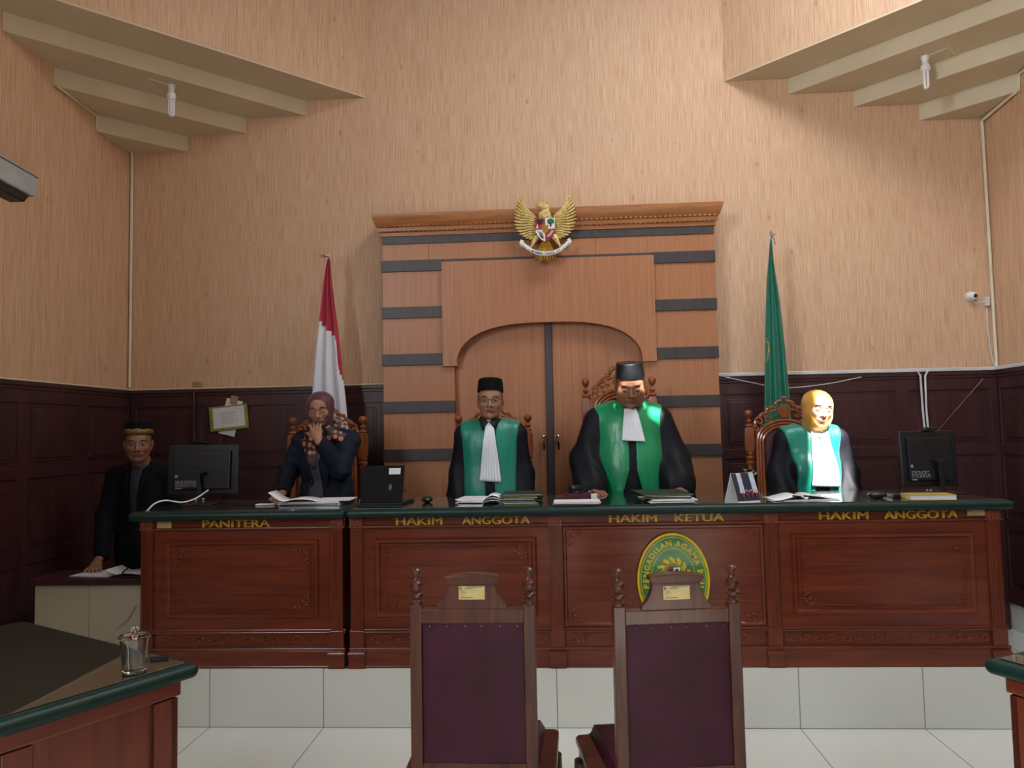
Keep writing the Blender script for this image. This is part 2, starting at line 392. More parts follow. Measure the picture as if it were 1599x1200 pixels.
# ceiling: a skylight and the narrow roof slots that let the sun in
def slot(target, w, l):
    t = (CEIL-target[2])/-SUN.z; c = Vector(target)-SUN*t
    return (c.x-w/2, c.x+w/2, c.y-l/2, c.y+l/2)
LJ = (1.668, 4.62, 1.45)
SLOTS = [slot(LJ, .265, .50), slot((.480, 4.6, 1.81), .17, .070), slot((.618, 4.67, 1.65), .07, .09)]
mb = MB()
holes = [(.65, 2.45, 2.5, 4.1)]
holes2 = holes + [tuple(s) for s in SLOTS]
def plate(mb, x0, x1, y0, y1, z0, z1, hs):
    xs = sorted({x0, x1}|{h[0] for h in hs}|{h[1] for h in hs}); ys = sorted({y0, y1}|{h[2] for h in hs}|{h[3] for h in hs})
    for a, b in zip(xs, xs[1:]):
        for c, d in zip(ys, ys[1:]):
            if not any(h[0]-1e-6 <= (a+b)/2 <= h[1]+1e-6 and h[2]-1e-6 <= (c+d)/2 <= h[3]+1e-6 for h in hs): mb.box(a, b, c, d, z0, z1)
    return mb
print('SLOTS', SLOTS)
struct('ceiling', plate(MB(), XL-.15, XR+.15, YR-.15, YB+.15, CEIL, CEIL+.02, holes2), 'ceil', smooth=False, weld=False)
# roof sheet above the skylight opening, unseen; stops the sun except at the added slots
struct('trim_9', plate(MB(), -.9, 2.7, 1.1, 4.3, CEIL+.2, CEIL+.205, [tuple(np.array(s)+np.array([SUN.x, SUN.x, SUN.y, SUN.y])*(.19/SUN.z)) for s in SLOTS]), 'skylight', smooth=False, weld=False)

# platform
struct('trim_1', MB().box(-2.26, 2.26, PLAT_Y, YB, 0, PLAT_Z), 'riser', smooth=False)
struct('baseboard_right', MB().box(XR-.02, XR, YR, YB, 0, .19), 'white', smooth=False, bevel=.004)
struct('baseboard_left', MB().box(XL, XL+.02, YR, YB, 0, .12), 'white', smooth=False, bevel=.004)

# stepped soffits in the two upper corners; the wallpapered corner wall rises above them
def corner(sgn, xw, n0):
    zs = [3.79, 3.918, 4.042, 4.165]
    for k in range(4):
        Lg = .467+.483*k
        if k < 3:
            z0, z1 = zs[k], zs[k+1]
            struct('trim_%d' % (n0+k), MB().prism([(xw, YB), (xw+sgn*Lg, YB), (xw, YB-Lg)], z0, z1, 'XY'), 'paint', smooth=False, bevel=.002)
        else:
            t = .012
            struct('trim_%d' % (n0+k), MB().prism([(xw, YB), (xw+sgn*Lg, YB), (xw, YB-Lg)], zs[3], zs[3]+t, 'XY'), 'paint', smooth=False)
            struct('wall_front_left' if sgn > 0 else 'wall_front_right', MB().prism([(xw, YB), (xw+sgn*Lg, YB), (xw, YB-Lg)], zs[3]+t, CEIL, 'XY'), 'wall', smooth=False)
corner(1, XL, 10); corner(-1, XR, 20)

# wainscot on three walls: rails, stiles and raised fields
def wainscot(name, a, b, fix, axis, sgn, rows, width=.62, z0=.0):
    mb = MB()
    def bx(u0, u1, d, zz0, zz1):
        if axis == 'x': mb.box(u0, u1, min(fix, fix-sgn*d), max(fix, fix-sgn*d), zz0, zz1)
        else: mb.box(min(fix, fix-sgn*d), max(fix, fix-sgn*d), u0, u1, zz0, zz1)
    bx(a, b, .018, z0, DADO)
    n = max(1, round((b-a)/width)); w = (b-a)/n
    bx(a, b, .042, DADO-.028, DADO); bx(a, b, .034, DADO-.05, DADO-.028)
    for z in rows: bx(a, b, .028, z[0], z[1])
    for i in range(n+1):
        u = a+i*w; bx(max(a, u-.05), min(b, u+.05), .0275, z0, DADO-.05)
    zz = sorted(rows)
    for (p, q) in zip(zz, zz[1:]):
        for i in range(n):
            u0 = a+i*w+.05; u1 = a+(i+1)*w-.05
            bx(u0+.035, u1-.035, .024, p[1]+.035, q[0]-.035)
            bx(u0+.055, u1-.055, .030, p[1]+.055, q[0]-.055)
    return struct(name, mb, 'wains', smooth=False, weld=False, bevel=.003)
ROWS = [(0.19, .30), (.72, .80), (1.26, 1.33), (1.74, DADO-.05)]
wainscot('trim_2', XL+.03, -1.30, YB, 'x', 1, ROWS)
wainscot('trim_3', 1.20, XR-.03, YB, 'x', 1, ROWS)
wainscot('trim_4', YR, YB, XL, 'y', -1, ROWS, z0=.12)
wainscot('trim_5', YR, YB, XR, 'y', 1, ROWS, z0=.19)

# ------------------------------------------------------------------ panelled backdrop
BX0, BX1, BY = -1.286, 1.19, 5.60
t = thing('wood_backdrop', 'tall orange wood panelled backdrop with dark stripes, cornice and arched double doors behind the judges', 'wall panelling', ((BX0+BX1)/2, BY, PLAT_Z))
obj('backing', MB().box(BX0+.01, BX1-.01, BY+.105, YB-.005, PLAT_Z, 2.97), 'strip', t, smooth=False)
strips = [2.715-.355*k for k in range(7)]
lo = PLAT_Z
for x0, x1, xi in ((BX0, -.83, -.75), (1.19, .74, .645)):
    a, b = min(x0, x1), max(x0, x1)
    a2, b2 = min(x0, xi), max(x0, xi)
    zt = 2.715
    for k, z in enumerate(strips):
        nz_ = strips[k+1]+.085 if k+1 < len(strips) else PLAT_Z
        low = z < 2.0
        A, B = (a2, b2) if low else (a, b)
        obj('dark_strip', MB().box(A-.002*(x0 < 0)-.004, B+.004, BY-.012, BY+.05, z, z+.085), 'strip', t, smooth=False, bevel=.002)
        if k+1 < len(strips):
            A, B = (a2, b2) if nz_+.1 < 1.99 else (a, b)
            obj('side_panel', MB().box(A, B, BY, BY+.1, nz_, z), 'panel', t, smooth=False, bevel=.002)
        else: obj('side_panel', MB().box(A, B, BY, BY+.1, PLAT_Z, z), 'panel', t, smooth=False, bevel=.002)
for x0, x1 in ((BX0, -.93), (-.93, -.45), (-.45, .32), (.32, .70), (.70, BX1)):
    obj('top_panel', MB().box(x0+.0008, x1-.0008, BY, BY+.1, 2.80, 2.925), 'panel', t, smooth=False, bevel=.001)
obj('dark_strip', MB().box(BX0, BX1, BY-.008, BY+.1, 2.925, 2.985), 'strip', t, smooth=False, bevel=.002)
obj('dark_strip', MB().box(-.83, .74, BY, BY+.04, 2.74, 2.80), 'strip', t, smooth=False, bevel=.002)
# arched panel
pts = [(-.832, 1.99), (-.832, 2.775), (.742, 2.775), (.742, 1.99), (.640, 1.99)]
cx, hw, zt, zb = -.045, .685, 2.30, 1.99
for i in range(1, 40):
    a = PI*i/40; c, s_ = math.cos(a), math.sin(a)
    pts.append((cx+hw*math.copysign(abs(c)**.72, c), zb+(zt-zb)*abs(s_)**.86))
pts.append((-.726, 1.99))
obj('arch_panel', MB().prism(pts, BY-.03, BY+.06, 'XZ'), 'panel', t, smooth=False)
for sg, xa, xb in ((-1, -.75, -.072), (1, -.022, .645)):
    d = obj('door', MB().box(xa, xb, BY+.06, BY+.09, PLAT_Z+.01, 2.32), 'panel', t, smooth=False, bevel=.003)
    hx = -.052-.045 if sg < 0 else -.052+.062
    mb = MB().ell((hx, BY+.03, 1.455), (.014, .014, .014)).tube([(hx, BY+.03, 1.455), (hx, BY+.062, 1.455)], .008, 8)
    mb.tube([(hx, BY+.03, 1.45), (hx-.004, BY+.022, 1.42), (hx+.002, BY+.02, 1.39), (hx, BY+.024, 1.355)], [.006, .010, .009, .006], 8)
    obj('door_handle', mb, 'metal', d)
obj('center_post', MB().box(-.072, -.022, BY+.035, BY+.09, PLAT_Z, 2.33), 'strip', t, smooth=False, bevel=.003)
# cornice, moulded profile and two bead rows
prof = [(.0, 2.985), (-.015, 2.985), (-.018, 3.01), (-.035, 3.02), (-.038, 3.045), (-.055, 3.06), (-.075, 3.10), (-.085, 3.125), (-.085, 3.14), (.0, 3.14)]
mb = MB(); vs = []
for (d, z) in prof:
    e = -d*.72
    vs.append([(BX0-e, YB-.01, z), (BX0-e, BY+d, z), (BX1+e, BY+d, z), (BX1+e, YB-.01, z)])
for i in range(len(prof)-1):
    for j in range(3): mb.add([vs[i][j], vs[i][j+1], vs[i+1][j+1], vs[i+1][j]], [(0, 1, 2, 3)])
mb.add(vs[-2], [(0, 1, 2, 3)]); mb.add(vs[0], [(0, 1, 2, 3)])
c = obj('cornice', mb, 'cornice', t, angle=25)
mb = MB()
for row, (yy, zz, r) in enumerate(((BY-.028, 3.015, .008), (BY-.05, 3.052, .010))):
    n = 70
    for i in range(n):
        x = BX0-.02+(BX1-BX0+.04)*(i+.5)/n; mb.ell((x, yy, zz), (r*1.25, r*.9, r*.8), n=6, m=4)
o = obj('bead_moulding', mb, 'cornice', c)

# ------------------------------------------------------------------ benches
def carved_corner(mb, x, y, z, sx, sz, s=.06, d=.006):
    """a little acanthus scroll that fills a panel corner"""
    for (a0, b0, r0, turn) in ((.25, .25, .18, 1), (.62, .16, .12, -1), (.16, .62, .12, 1), (.88, .10, .07, 1), (.10, .88, .07, -1)):
        pts = []
        for i in range(12):
            q = i/11; an = turn*q*4.6+.6; rr = r0*(1-.75*q)
            pts.append((x+sx*s*(a0+rr*math.cos(an)), y, z+sz*s*(b0+rr*math.sin(an))))
        mb.tube(pts, [s*.045*(1-.4*i/11) for i in range(12)], 5)
        mb.ell((x+sx*s*a0, y-.001, z+sz*s*b0), (s*.05, d*.8, s*.05), n=6, m=4)
    for (a0, b0) in ((.45, .45), (.42, .08), (.08, .42), (.75, .32), (.32, .75)):
        mb.ell((x+sx*s*a0, y, z+sz*s*b0), (s*.09, d*.7, s*.05), T=Matrix.Rotation(-sx*sz*.8, 3, 'Y'), n=6, m=4)
def rect_frame(mb, x0, x1, z0, z1, y, w, d):
    """mitred raised moulding round a field"""
    ring = lambda e, yy: [(x0+e, yy, z0+e), (x1-e, yy, z0+e), (x1-e, yy, z1-e), (x0+e, yy, z1-e)]
    rs = [ring(0, y), ring(w*.25, y-d), ring(w*.7, y-d*.9), ring(w, y)]
    for a, b in zip(rs, rs[1:]):
        for j in range(4): mb.add([a[j], a[(j+1) % 4], b[(j+1) % 4], b[j]], [(0, 1, 2, 3)])
def frieze(mb, x0, x1, z, y, h):
    n = max(2, int((x1-x0)/(h*1.15)))
    for i in range(n):
        x = x0+(x1-x0)*(i+.5)/n; sg = 1 if i % 2 else -1
        pts = [(x+h*.5*(1-.8*q)*math.cos(sg*q*6+1), y, z+h*.36*(1-.8*q)*math.sin(sg*q*6+1)) for q in [k/10 for k in range(11)]]
        mb.tube(pts, h*.07, 5)
        mb.ell((x, y-.001, z), (h*.12, .004, h*.12), n=6, m=4)
        mb.ell((x+h*.5, y, z+sg*h*.2), (h*.2, .004, h*.07), T=Matrix.Rotation(.6*sg, 3, 'Y'), n=6, m=4)
ZB, ZT = PLAT_Z, 1.070
def bench(t, x0, x1, pil, bays, depth=.60):
    Yf = 3.955
    obj('body', MB().box(x0+.02, x1-.02, Yf, Yf+depth, ZB, ZT), 'bench', t, smooth=False)
    obj('plinth', MB().box(x0, x1, Yf-.014, Yf+.05, ZB, .385).box(x0, x1, Yf-.02, Yf, .385, .398).box(x0, x1, Yf-.016, Yf, ZB, ZB+.012), 'bench', t, smooth=False, bevel=.003)
    obj('rail', MB().box(x0, x1, Yf-.016, Yf+.01, .473, .480).box(x0, x1, Yf-.010, Yf+.01, .480, .492), 'bench', t, smooth=False, bevel=.003)
    obj('top_rail', MB().box(x0, x1, Yf-.006, Yf+.01, 1.022, ZT).box(x0, x1, Yf-.018, Yf+.01, 1.010, 1.020), 'bench', t, smooth=False, bevel=.003)
    for x in pil:
        w = .032
        mb = MB().box(x-w, x+w, Yf-.016, Yf+.01, .40, ZT-.001)
        for q in (-.5, 0, .5): mb.box(x+q*w*1.1-.005, x+q*w*1.1+.005, Yf-.020, Yf-.01, .50, 1.005)
        mb.box(x-w-.004, x+w+.004, Yf-.021, Yf+.01, .40, .485)
        p = obj('pilaster', mb, 'benchv', t, smooth=False, bevel=.002)
        mb = MB(); mb.box(x-w-.002, x+w+.002, Yf-.022, Yf, 1.012, ZT-.002)
        for k in range(3):
            for j in range(3): mb.ell((x-.018+k*.018, Yf-.023, 1.024+j*.016), (.007, .004, .006), n=6, m=4)
        obj('carved_block', mb, 'carve', p, smooth=True)
        obj('plinth_block', MB().box(x-.042, x+.042, Yf-.030, Yf+.01, ZB, .378).box(x-.046, x+.046, Yf-.035, Yf+.01, .360, .375), 'bench', p, smooth=False, bevel=.003)
    for (a, b, kind) in bays:
        mb = MB(); cm = MB()
        if kind == 'plain':
            rect_frame(mb, a, b, .497, 1.005, Yf, .020, .010)
            cor = (a+.022, b-.022, .519, .983)
        else:
            rect_frame(mb, a+.06, b-.06, .548, .955, Yf, .030, .014)
            rect_frame(mb, a+.105, b-.105, .592, .912, Yf-.001, .010, .006)
            cor = (a+.108, b-.108, .595, .909)
        obj('panel_moulding', mb, 'bench', t, angle=20)
        s = .07
        for (ci, cj, si, sj) in ((0, 3, 1, -1), (1, 3, -1, -1), (0, 2, 1, 1), (1, 2, -1, 1)):
            cm = MB(); carved_corner(cm, cor[ci], Yf-.004, cor[cj], si, sj, .085); obj('corner_carving', cm, 'carve', t)
        mb = MB()
        for zz in ([.68, .80, .90] if kind != 'plain' else [.62, .75, .87]): mb.box(cor[0]+.012, cor[1]-.012, Yf-.0012, Yf, zz, zz+.0025)
        obj('plank_joint', mb, 'carve', t, smooth=False)
        fm = MB(); frieze(fm, a+.01, b-.01, .435, Yf-.004, .055)
        obj('carved_frieze', fm, 'carve', t)
def slab_top(name, x0, x1, y0, y1, z1, th, parent, mat='glasstop', T=None, R=.02):
    """table top with a round nosed edge"""
    mb = MB(); rings = []
    r = th/2
    for k in range(9):
        a = PI/2-PI*k/8
        e = r*math.cos(a); z = z1-r+r*math.sin(a)
        rings.append((e, z))
    def outline(e):
        pts = []; rr = R+e
        for (cx_, cy_, a0) in ((x1-R, y1-R, 0), (x0+R, y1-R, PI/2), (x0+R, y0+R, PI), (x1-R, y0+R, 1.5*PI)):
            for i in range(5):
                a = a0+PI/2*i/4; pts.append((cx_+rr*math.cos(a), cy_+rr*math.sin(a)))
        return pts
    vs = []; n = 20
    for e, z in rings: vs += [(x, y, z) for x, y in outline(e-r)]
    fs = [tuple(range(n)), tuple(range(8*n, 9*n))[::-1]]
    for i in range(8):
        for j in range(n): fs.append((i*n+j, i*n+(j+1) % n, (i+1)*n+(j+1) % n, (i+1)*n+j))
    if T is not None: vs = [T @ Vector(v) for v in vs]
    mb.add(vs, fs)
    top = obj(name, mb, 'vinyl', parent, angle=50)
    i = .030; g = MB().box(x0+i, x1-i, y0+i, y1-i, z1+.0002, z1+.004, T=T)
    obj('glass_sheet', g, 'glasstop', top, smooth=False, bevel=.001)
    return top
def sticker(parent, T, w, h):
    """small yellow inventory label; T maps the upright label plane"""
    mb = MB().prism([(-w/2, -h/2), (w/2, -h/2), (w/2, h/2), (-w/2, h/2)], 0, -.0008, 'XZ', T=T)
    for (x0, x1, z, th) in ((-.30, .05, .30, .05), (-.22, .42, .40, .05), (-.42, -.25, .12, .04), (-.42, -.2, -.02, .04), (-.42, .05, -.38, .05)):
        mb.prism([(x0*w, z*h), (x1*w, z*h), (x1*w, (z+th)*h), (x0*w, (z+th)*h)], -.0008, -.0011, 'XZ', 1, T=T)
    mb.prism([(-.43*w+.05*w*math.cos(a), .34*h+.1*h*math.sin(a)) for a in [k*PI/5 for k in range(10)]], -.0008, -.0012, 'XZ', 1, T=T)
    return obj('inventory_label', mb, ['sticker', 'stickerink'], parent, smooth=False)
def TR(x, y, z, rz=0): return Matrix.Translation((x, y, z)) @ Matrix.Rotation(rz, 4, 'Z')

clerk = thing('clerk_desk', 'carved red-brown wooden desk marked PANITERA with green glass top, left of the long bench', 'desk', (-1.67, 4.25, PLAT_Z))
bench(clerk, -2.222, -1.118, [-2.18, -1.162], [(-2.145, -1.197, 'inner')])
slab_top('worktop', -2.262, -1.106, 3.885, 4.60, 1.110, .044, clerk)
mb = MB(); [add_text(mb, 'PANITERA', fr(-1.70+dx_, 3.944, 1.040), .057, .003+(dx_+.003)*.12, 0, .361) for dx_ in (-.0024, -.0008, .0008, .0024)]; obj('lettering', mb, 'gold', clerk, smooth=False, weld=False)
sticker(clerk, TR(-2.09, 3.9485, 1.040), .078, .036)
bn = thing('judges_bench', 'long three-bay carved wooden bench with green glass top and gold HAKIM lettering', 'bench', (.55, 4.25, PLAT_Z))
bench(bn, -1.095, 2.205, [-1.056, -.020, 1.068, 2.155], [(-1.02, -.058, 'inner'), (.017, 1.031, 'plain'), (1.105, 2.12, 'inner')])
slab_top('worktop', -1.100, 2.240, 3.885, 4.60, 1.110, .044, bn)
for s_, x, wd in (('HAKIM', -.725, .245), ('ANGGOTA', -.325, .355), ('HAKIM', .378, .245), ('KETUA', .71, .25), ('HAKIM', 1.43, .245), ('ANGGOTA', 1.808, .36)):
    mb = MB(); [add_text(mb, s_, fr(x+dx_, 3.944, 1.040), .057, .003+(dx_+.003)*.12, 0, wd-.005) for dx_ in (-.0024, -.0008, .0008, .0024)]; obj('lettering', mb, 'gold', bn, smooth=False, weld=False)
sticker(bn, TR(2.078, 3.9485, 1.052), .085, .038)

# ------------------------------------------------------------------ oval court plaque
CX, CZ, PY = .572, .728, 3.945
t = thing('oval_plaque', 'green and yellow oval court plaque reading PENGADILAN AGAMA BINJAI on bench front', 'plaque', (CX, PY, CZ))
def ering(mb, rx, rz, r, y, mi=0, n=72, cz=CZ): mb.tube([(CX+rx*math.cos(2*PI*i/n), y, cz+rz*math.sin(2*PI*i/n)) for i in range(n)], r, 6, closed=True, mi=mi, flat=.6)
mb = MB().prism([(CX+.178*math.cos(2*PI*i/64), CZ+.235*math.sin(2*PI*i/64)) for i in range(64)], PY, PY-.010, 'XZ'); obj('oval_board', mb, 'plgreen', t, smooth=False, bevel=.002)
mb = MB(); ering(mb, .176, .233, .007, PY-.010); ering(mb, .163, .218, .0022, PY-.0105); ering(mb, .112, .160, .0022, PY-.0105); obj('yellow_rim', mb, 'plyellow', t)
S = 'PENGADILAN AGAMA BINJAI'; words = [MB(), MB(), MB()]
rx, rz = .137, .187
wt = {'I': .55, 'J': .8, 'L': .85, 'M': 1.25, ' ': .55, 'A': 1.05, 'G': 1.12, 'N': 1.1, 'D': 1.1}; adv = [wt.get(ch, 1)*.0300 for ch in S]
PW = [sum(adv[:i])+adv[i]/2 for i in range(len(S))]; mid = PW[9]+.016+.004; PW = [v-mid for v in PW]
# arc length table from the top, clockwise
N_ = 720; tab = [0]; pv = (0, rz)
for i in range(1, N_+1):
    a = 2*PI*i/N_; p = (rx*math.sin(a), rz*math.cos(a)); tab.append(tab[-1]+math.hypot(p[0]-pv[0], p[1]-pv[1])); pv = p
for i, ch in enumerate(S):
    if ch == ' ': continue
    mb = words[S[:i].count(' ')]
    sarc = PW[i]
    q = sarc % tab[-1]; k = next(j for j in range(N_+1) if tab[j] >= q); a = 2*PI*k/N_
    x, z = rx*math.sin(a), rz*math.cos(a); nrm = math.atan2(x/rx**2, z/rz**2)
    add_text(mb, ch, fr(CX+x, PY-.011, CZ+z, -nrm), .040, .0015, .0011)
for mb in words: obj('lettering', mb, 'plyellow', t, smooth=False)
mb = MB()
for i in range(11):
    a = -PI*.15+i*PI*1.3/10; r0 = .078; x0, z0 = CX+r0*math.cos(a), CZ+r0*1.33*math.sin(a)
    T = Matrix.Translation((x0, PY-.012, z0)) @ Matrix.Rotation(-a-.9, 4, 'Y')
    mb.prism([(-.016, 0), (-.004, -.009), (.016, -.007), (.026, -.001), (.014, .002), (.024, .010), (.008, .008), (-.008, .009)], -.003, .003, 'XZ', T=T)
obj('yellow_wreath', mb, 'plyellow', t, smooth=False)
mb = MB(); ering(mb, .066, .090, .003, PY-.013); ering(mb, .057, .079, .002, PY-.013); obj('inner_ring', mb, 'plyellow', t)
mb = MB().box(CX-.03, CX, PY-.016, PY-.011, CZ+.032, CZ+.066, 1).box(CX+.003, CX+.032, PY-.016, PY-.011, CZ+.032, CZ+.066, 0).box(CX-.03, CX, PY-.016, PY-.011, CZ-.005, CZ+.029, 0).box(CX+.003, CX+.032, PY-.016, PY-.011, CZ-.005, CZ+.029, 1)
mb.ell((CX+.017, PY-.017, CZ+.053), (.010, .003, .008), mi=2, n=8, m=5).box(CX+.014, CX+.020, PY-.018, PY-.012, CZ+.037, CZ+.05, 2).ell((CX-.013, PY-.017, CZ+.052), (.009, .003, .007), mi=2, n=8, m=5)
obj('small_shield', mb, ['shwhite', 'red', 'black'], t, smooth=False)

# ------------------------------------------------------------------ eagle emblem
K = .000498; EX, EY = -.050, 5.485
def ec(px, py): return (EX+(px-665)*K, 3.222-(py-120)*K)
def e3(px, py, y=0): x, z = ec(px, py); return (x, EY+y, z)
t = thing('eagle_emblem', 'golden Garuda eagle emblem with shield and white ribbon hung over the cornice', 'emblem', (EX, EY, 2.97))
def bez(a, b, c, n=9): return [tuple((1-q)**2*a[i]+2*q*(1-q)*b[i]+q*q*c[i] for i in range(2)) for q in [k/(n-1) for k in range(n)]]
def lerp_poly(P, q):
    L = [0]
    for a, b in zip(P, P[1:]): L.append(L[-1]+math.hypot(b[0]-a[0], b[1]-a[1]))
    s = q*L[-1]
    for i in range(len(P)-1):
        if s <= L[i+1]+1e-9:
            f = (s-L[i])/(L[i+1]-L[i]); return (P[i][0]+f*(P[i+1][0]-P[i][0]), P[i][1]+f*(P[i+1][1]-P[i][1]))
for sg in (-1, 1):
    mx_ = lambda p: (665+sg*(665-p[0]) if sg > 0 else p[0], p[1])
    wing = MB()
    core = [(310, 135), (345, 215), (400, 300), (480, 360), (545, 420), (560, 520), (540, 640), (500, 730), (430, 745), (340, 700), (260, 610), (225, 500), (220, 400), (235, 300), (270, 200)]
    wing.prism([ec(*mx_(p)) for p in core], EY+.004, EY+.014, 'XZ', 1)
    tips = [(303, 112), (262, 190), (228, 280), (208, 380), (204, 470), (215, 550), (245, 630), (290, 690), (350, 735), (425, 762)]
    roots = [(420, 330), (470, 380), (505, 440), (520, 520), (520, 600), (510, 680)]
    nf = 15
    for i in range(nf):
        q = i/(nf-1); a = lerp_poly(roots, q*.98+.01); c_ = lerp_poly(tips, q)
        b = (a[0]*.45+c_[0]*.55-35*(1-q)*.3, a[1]*.45+c_[1]*.55+75-20*q)
        P_ = bez(a, b, c_, 10)
        yy = -.004+.006*q
        wing.tube([e3(*mx_(p), y=yy-.006*math.sin(PI*k/9)) for k, p in enumerate(P_)], [.004, .0062, .0070, .0074, .0076, .0078, .0080, .0078, .006, .0022], 7)
    for i in range(11):
        q = i/10; a = lerp_poly([(500, 400), (535, 440), (548, 520), (545, 600), (525, 680)], q*.98); c_ = lerp_poly([(395, 310), (385, 400), (400, 500), (425, 590), (455, 690)], q)
        b = ((a[0]+c_[0])/2, (a[1]+c_[1])/2+25)
        wing.tube([e3(*mx_(p), y=-.012) for p in bez(a, b, c_, 6)], [.005, .0062, .0066, .0066, .0055, .003], 7)
    obj('wing', wing, ['goldpaint', 'golddark'], t)
mb = MB()
mb.ell(e3(665, 520, .0), (.055, .03, .115)).ell(e3(665, 420, -.004), (.048, .03, .05)).ell(e3(672, 355, -.008), (.033, .026, .045))
mb.ell(e3(660, 305, -.014), (.037, .028, .026)).ell(e3(610, 292, -.022), (.022, .014, .011)).ell(e3(560, 292, -.024), (.018, .010, .007))
mb.tube([e3(600, 285, -.025), e3(560, 285, -.03), e3(535, 300, -.03)], [.010, .007, .002], 7)
for (a, b) in (((620, 270), (590, 215)), ((650, 262), (635, 222)), ((680, 265), (715, 205)), ((700, 290), (735, 300)), ((700, 320), (745, 345)), ((640, 270), (530, 255))):
    mb.tube([e3(*a, y=-.01), e3((a[0]+b[0])/2, (a[1]+b[1])/2-6, -.014), e3(*b, y=-.012)], [.009, .007, .002], 6)
for k in range(12):
    a = PI*2*k/12; mb.ell(e3(665+45*math.cos(a), 420+35*math.sin(a), -.03), (.010, .006, .013), n=6, m=4)
obj('eagle_body', mb, 'goldpaint', t)
for sg in (-1, 1):
    m_ = lambda x: 665+sg*(665-x) if sg > 0 else x
    mb = MB().tube([e3(m_(540), 740, -.01), e3(m_(500), 800, -.02), e3(m_(470), 860, -.02), e3(m_(445), 895, -.02)], [.026, .018, .010, .006], 8)
    for q in (-30, -5, 22): mb.tube([e3(m_(450), 890, -.02), e3(m_(440+q*.9), 905, -.028), e3(m_(430+q*1.5), 925, -.024)], [.006, .005, .002], 6)
    obj('leg', mb, 'goldpaint', t)
mb = MB()
for k in range(8):
    q = (k-3.5)/3.5
    mb.tube([e3(665+q*45, 820, -.006), e3(665+q*90, 930, -.010), e3(665+q*140, 1060, -.008), e3(665+q*150, 1110-18*abs(q), -.004)], [.008, .011, .013, .003], 7)
for k in range(5):
    q = (k-2)/2; mb.tube([e3(665+q*30, 800, -.014), e3(665+q*60, 880, -.016), e3(665+q*70, 930, -.012)], [.008, .010, .003], 6)
obj('tail', mb, 'golddark', t)
SH = [(520, 478), (810, 478), (818, 640), (790, 720), (735, 790), (665, 835), (595, 790), (540, 720), (515, 640)]
mb = MB().prism([ec(*p) for p in SH], EY-.040, EY-.020, 'XZ', 0)
def quad(pts, mi, y=-.0425): mb.prism([ec(*p) for p in pts], EY+y, EY-.038, 'XZ', mi)
quad([(522, 480), (662, 480), (662, 645), (520, 645)], 1); quad([(668, 480), (808, 480), (808, 640), (668, 640)], 2)
quad([(520, 650), (662, 650), (662, 828), (600, 788), (545, 720)], 2); quad([(668, 645), (808, 645), (786, 716), (732, 785), (668, 828)], 1)
quad([(620, 585), (710, 585), (712, 665), (665, 712), (618, 665)], 3, -.046)
quad([(540, 500), (635, 500), (620, 565), (585, 580), (550, 560)], 4, -.044); quad([(555, 560), (565, 630), (535, 630)], 2, -.044)
mb.ell(e3(748, 530, -.044), (.026, .004, .021), mi=5).ell(e3(722, 545, -.044), (.012, .004, .011), mi=5).ell(e3(776, 545, -.044), (.012, .004, .011), mi=5)
quad([(742, 540), (756, 540), (762, 608), (734, 608)], 4, -.045)
for k in range(5): quad([(560+k*14, 670+k*6), (566+k*14, 668+k*6), (606+k*10, 770+k*4), (598+k*10, 772+k*4)], 4, -.0435)
mb.tube([e3(700, 760, -.044), e3(745, 720, -.046), e3(775, 670, -.044)], .010, 7, mi=6)
obj('shield', mb, ['golddark', 'red', 'shwhite', 'golddark', 'black', 'shgreen', 'paperp'], t, smooth=False)
mb = MB()
def rib(u, v):
    x = 425+(915-425)*u; y0 = 905+ (1-((x-670)/245)**2)*75
    th = 66
    return e3(x, y0+v*th, -.045-.006*math.sin(PI*u))
mb.grid(rib, 24, 2)
for sg in (-1, 1):
    m_ = lambda x: 665+sg*(665-x) if sg > 0 else x
    mb.grid(lambda u, v: e3(m_(430-140*u), 885-90*u+v*(72+4*u)+8*math.sin(u*7), -.030-.01*math.sin(u*5)), 10, 2)
    mb.prism([ec(m_(305), 782), ec(m_(345), 800), ec(m_(330), 860), ec(m_(282), 840), ec(m_(300), 815)], EY-.034, EY-.030, 'XZ')
rb = obj('ribbon', mb, 'shwhite', t, solid=.004)
mb = MB(); txt = 'BHINNEKA TUNGGAL IKA'
for i, ch in enumerate(txt):
    if ch == ' ': continue
    u = .09+.82*i/(len(txt)-1); p = rib(u, .5); q1 = rib(u+.01, .5)
    add_text(mb, ch, fr(p[0], p[1]-.004, p[2], math.atan2(q1[2]-p[2], q1[0]-p[0])), .026, .0008, .0003, width=.0082 if ch != 'I' else .003)
obj('ribbon_lettering', mb, 'black', rb, smooth=False)

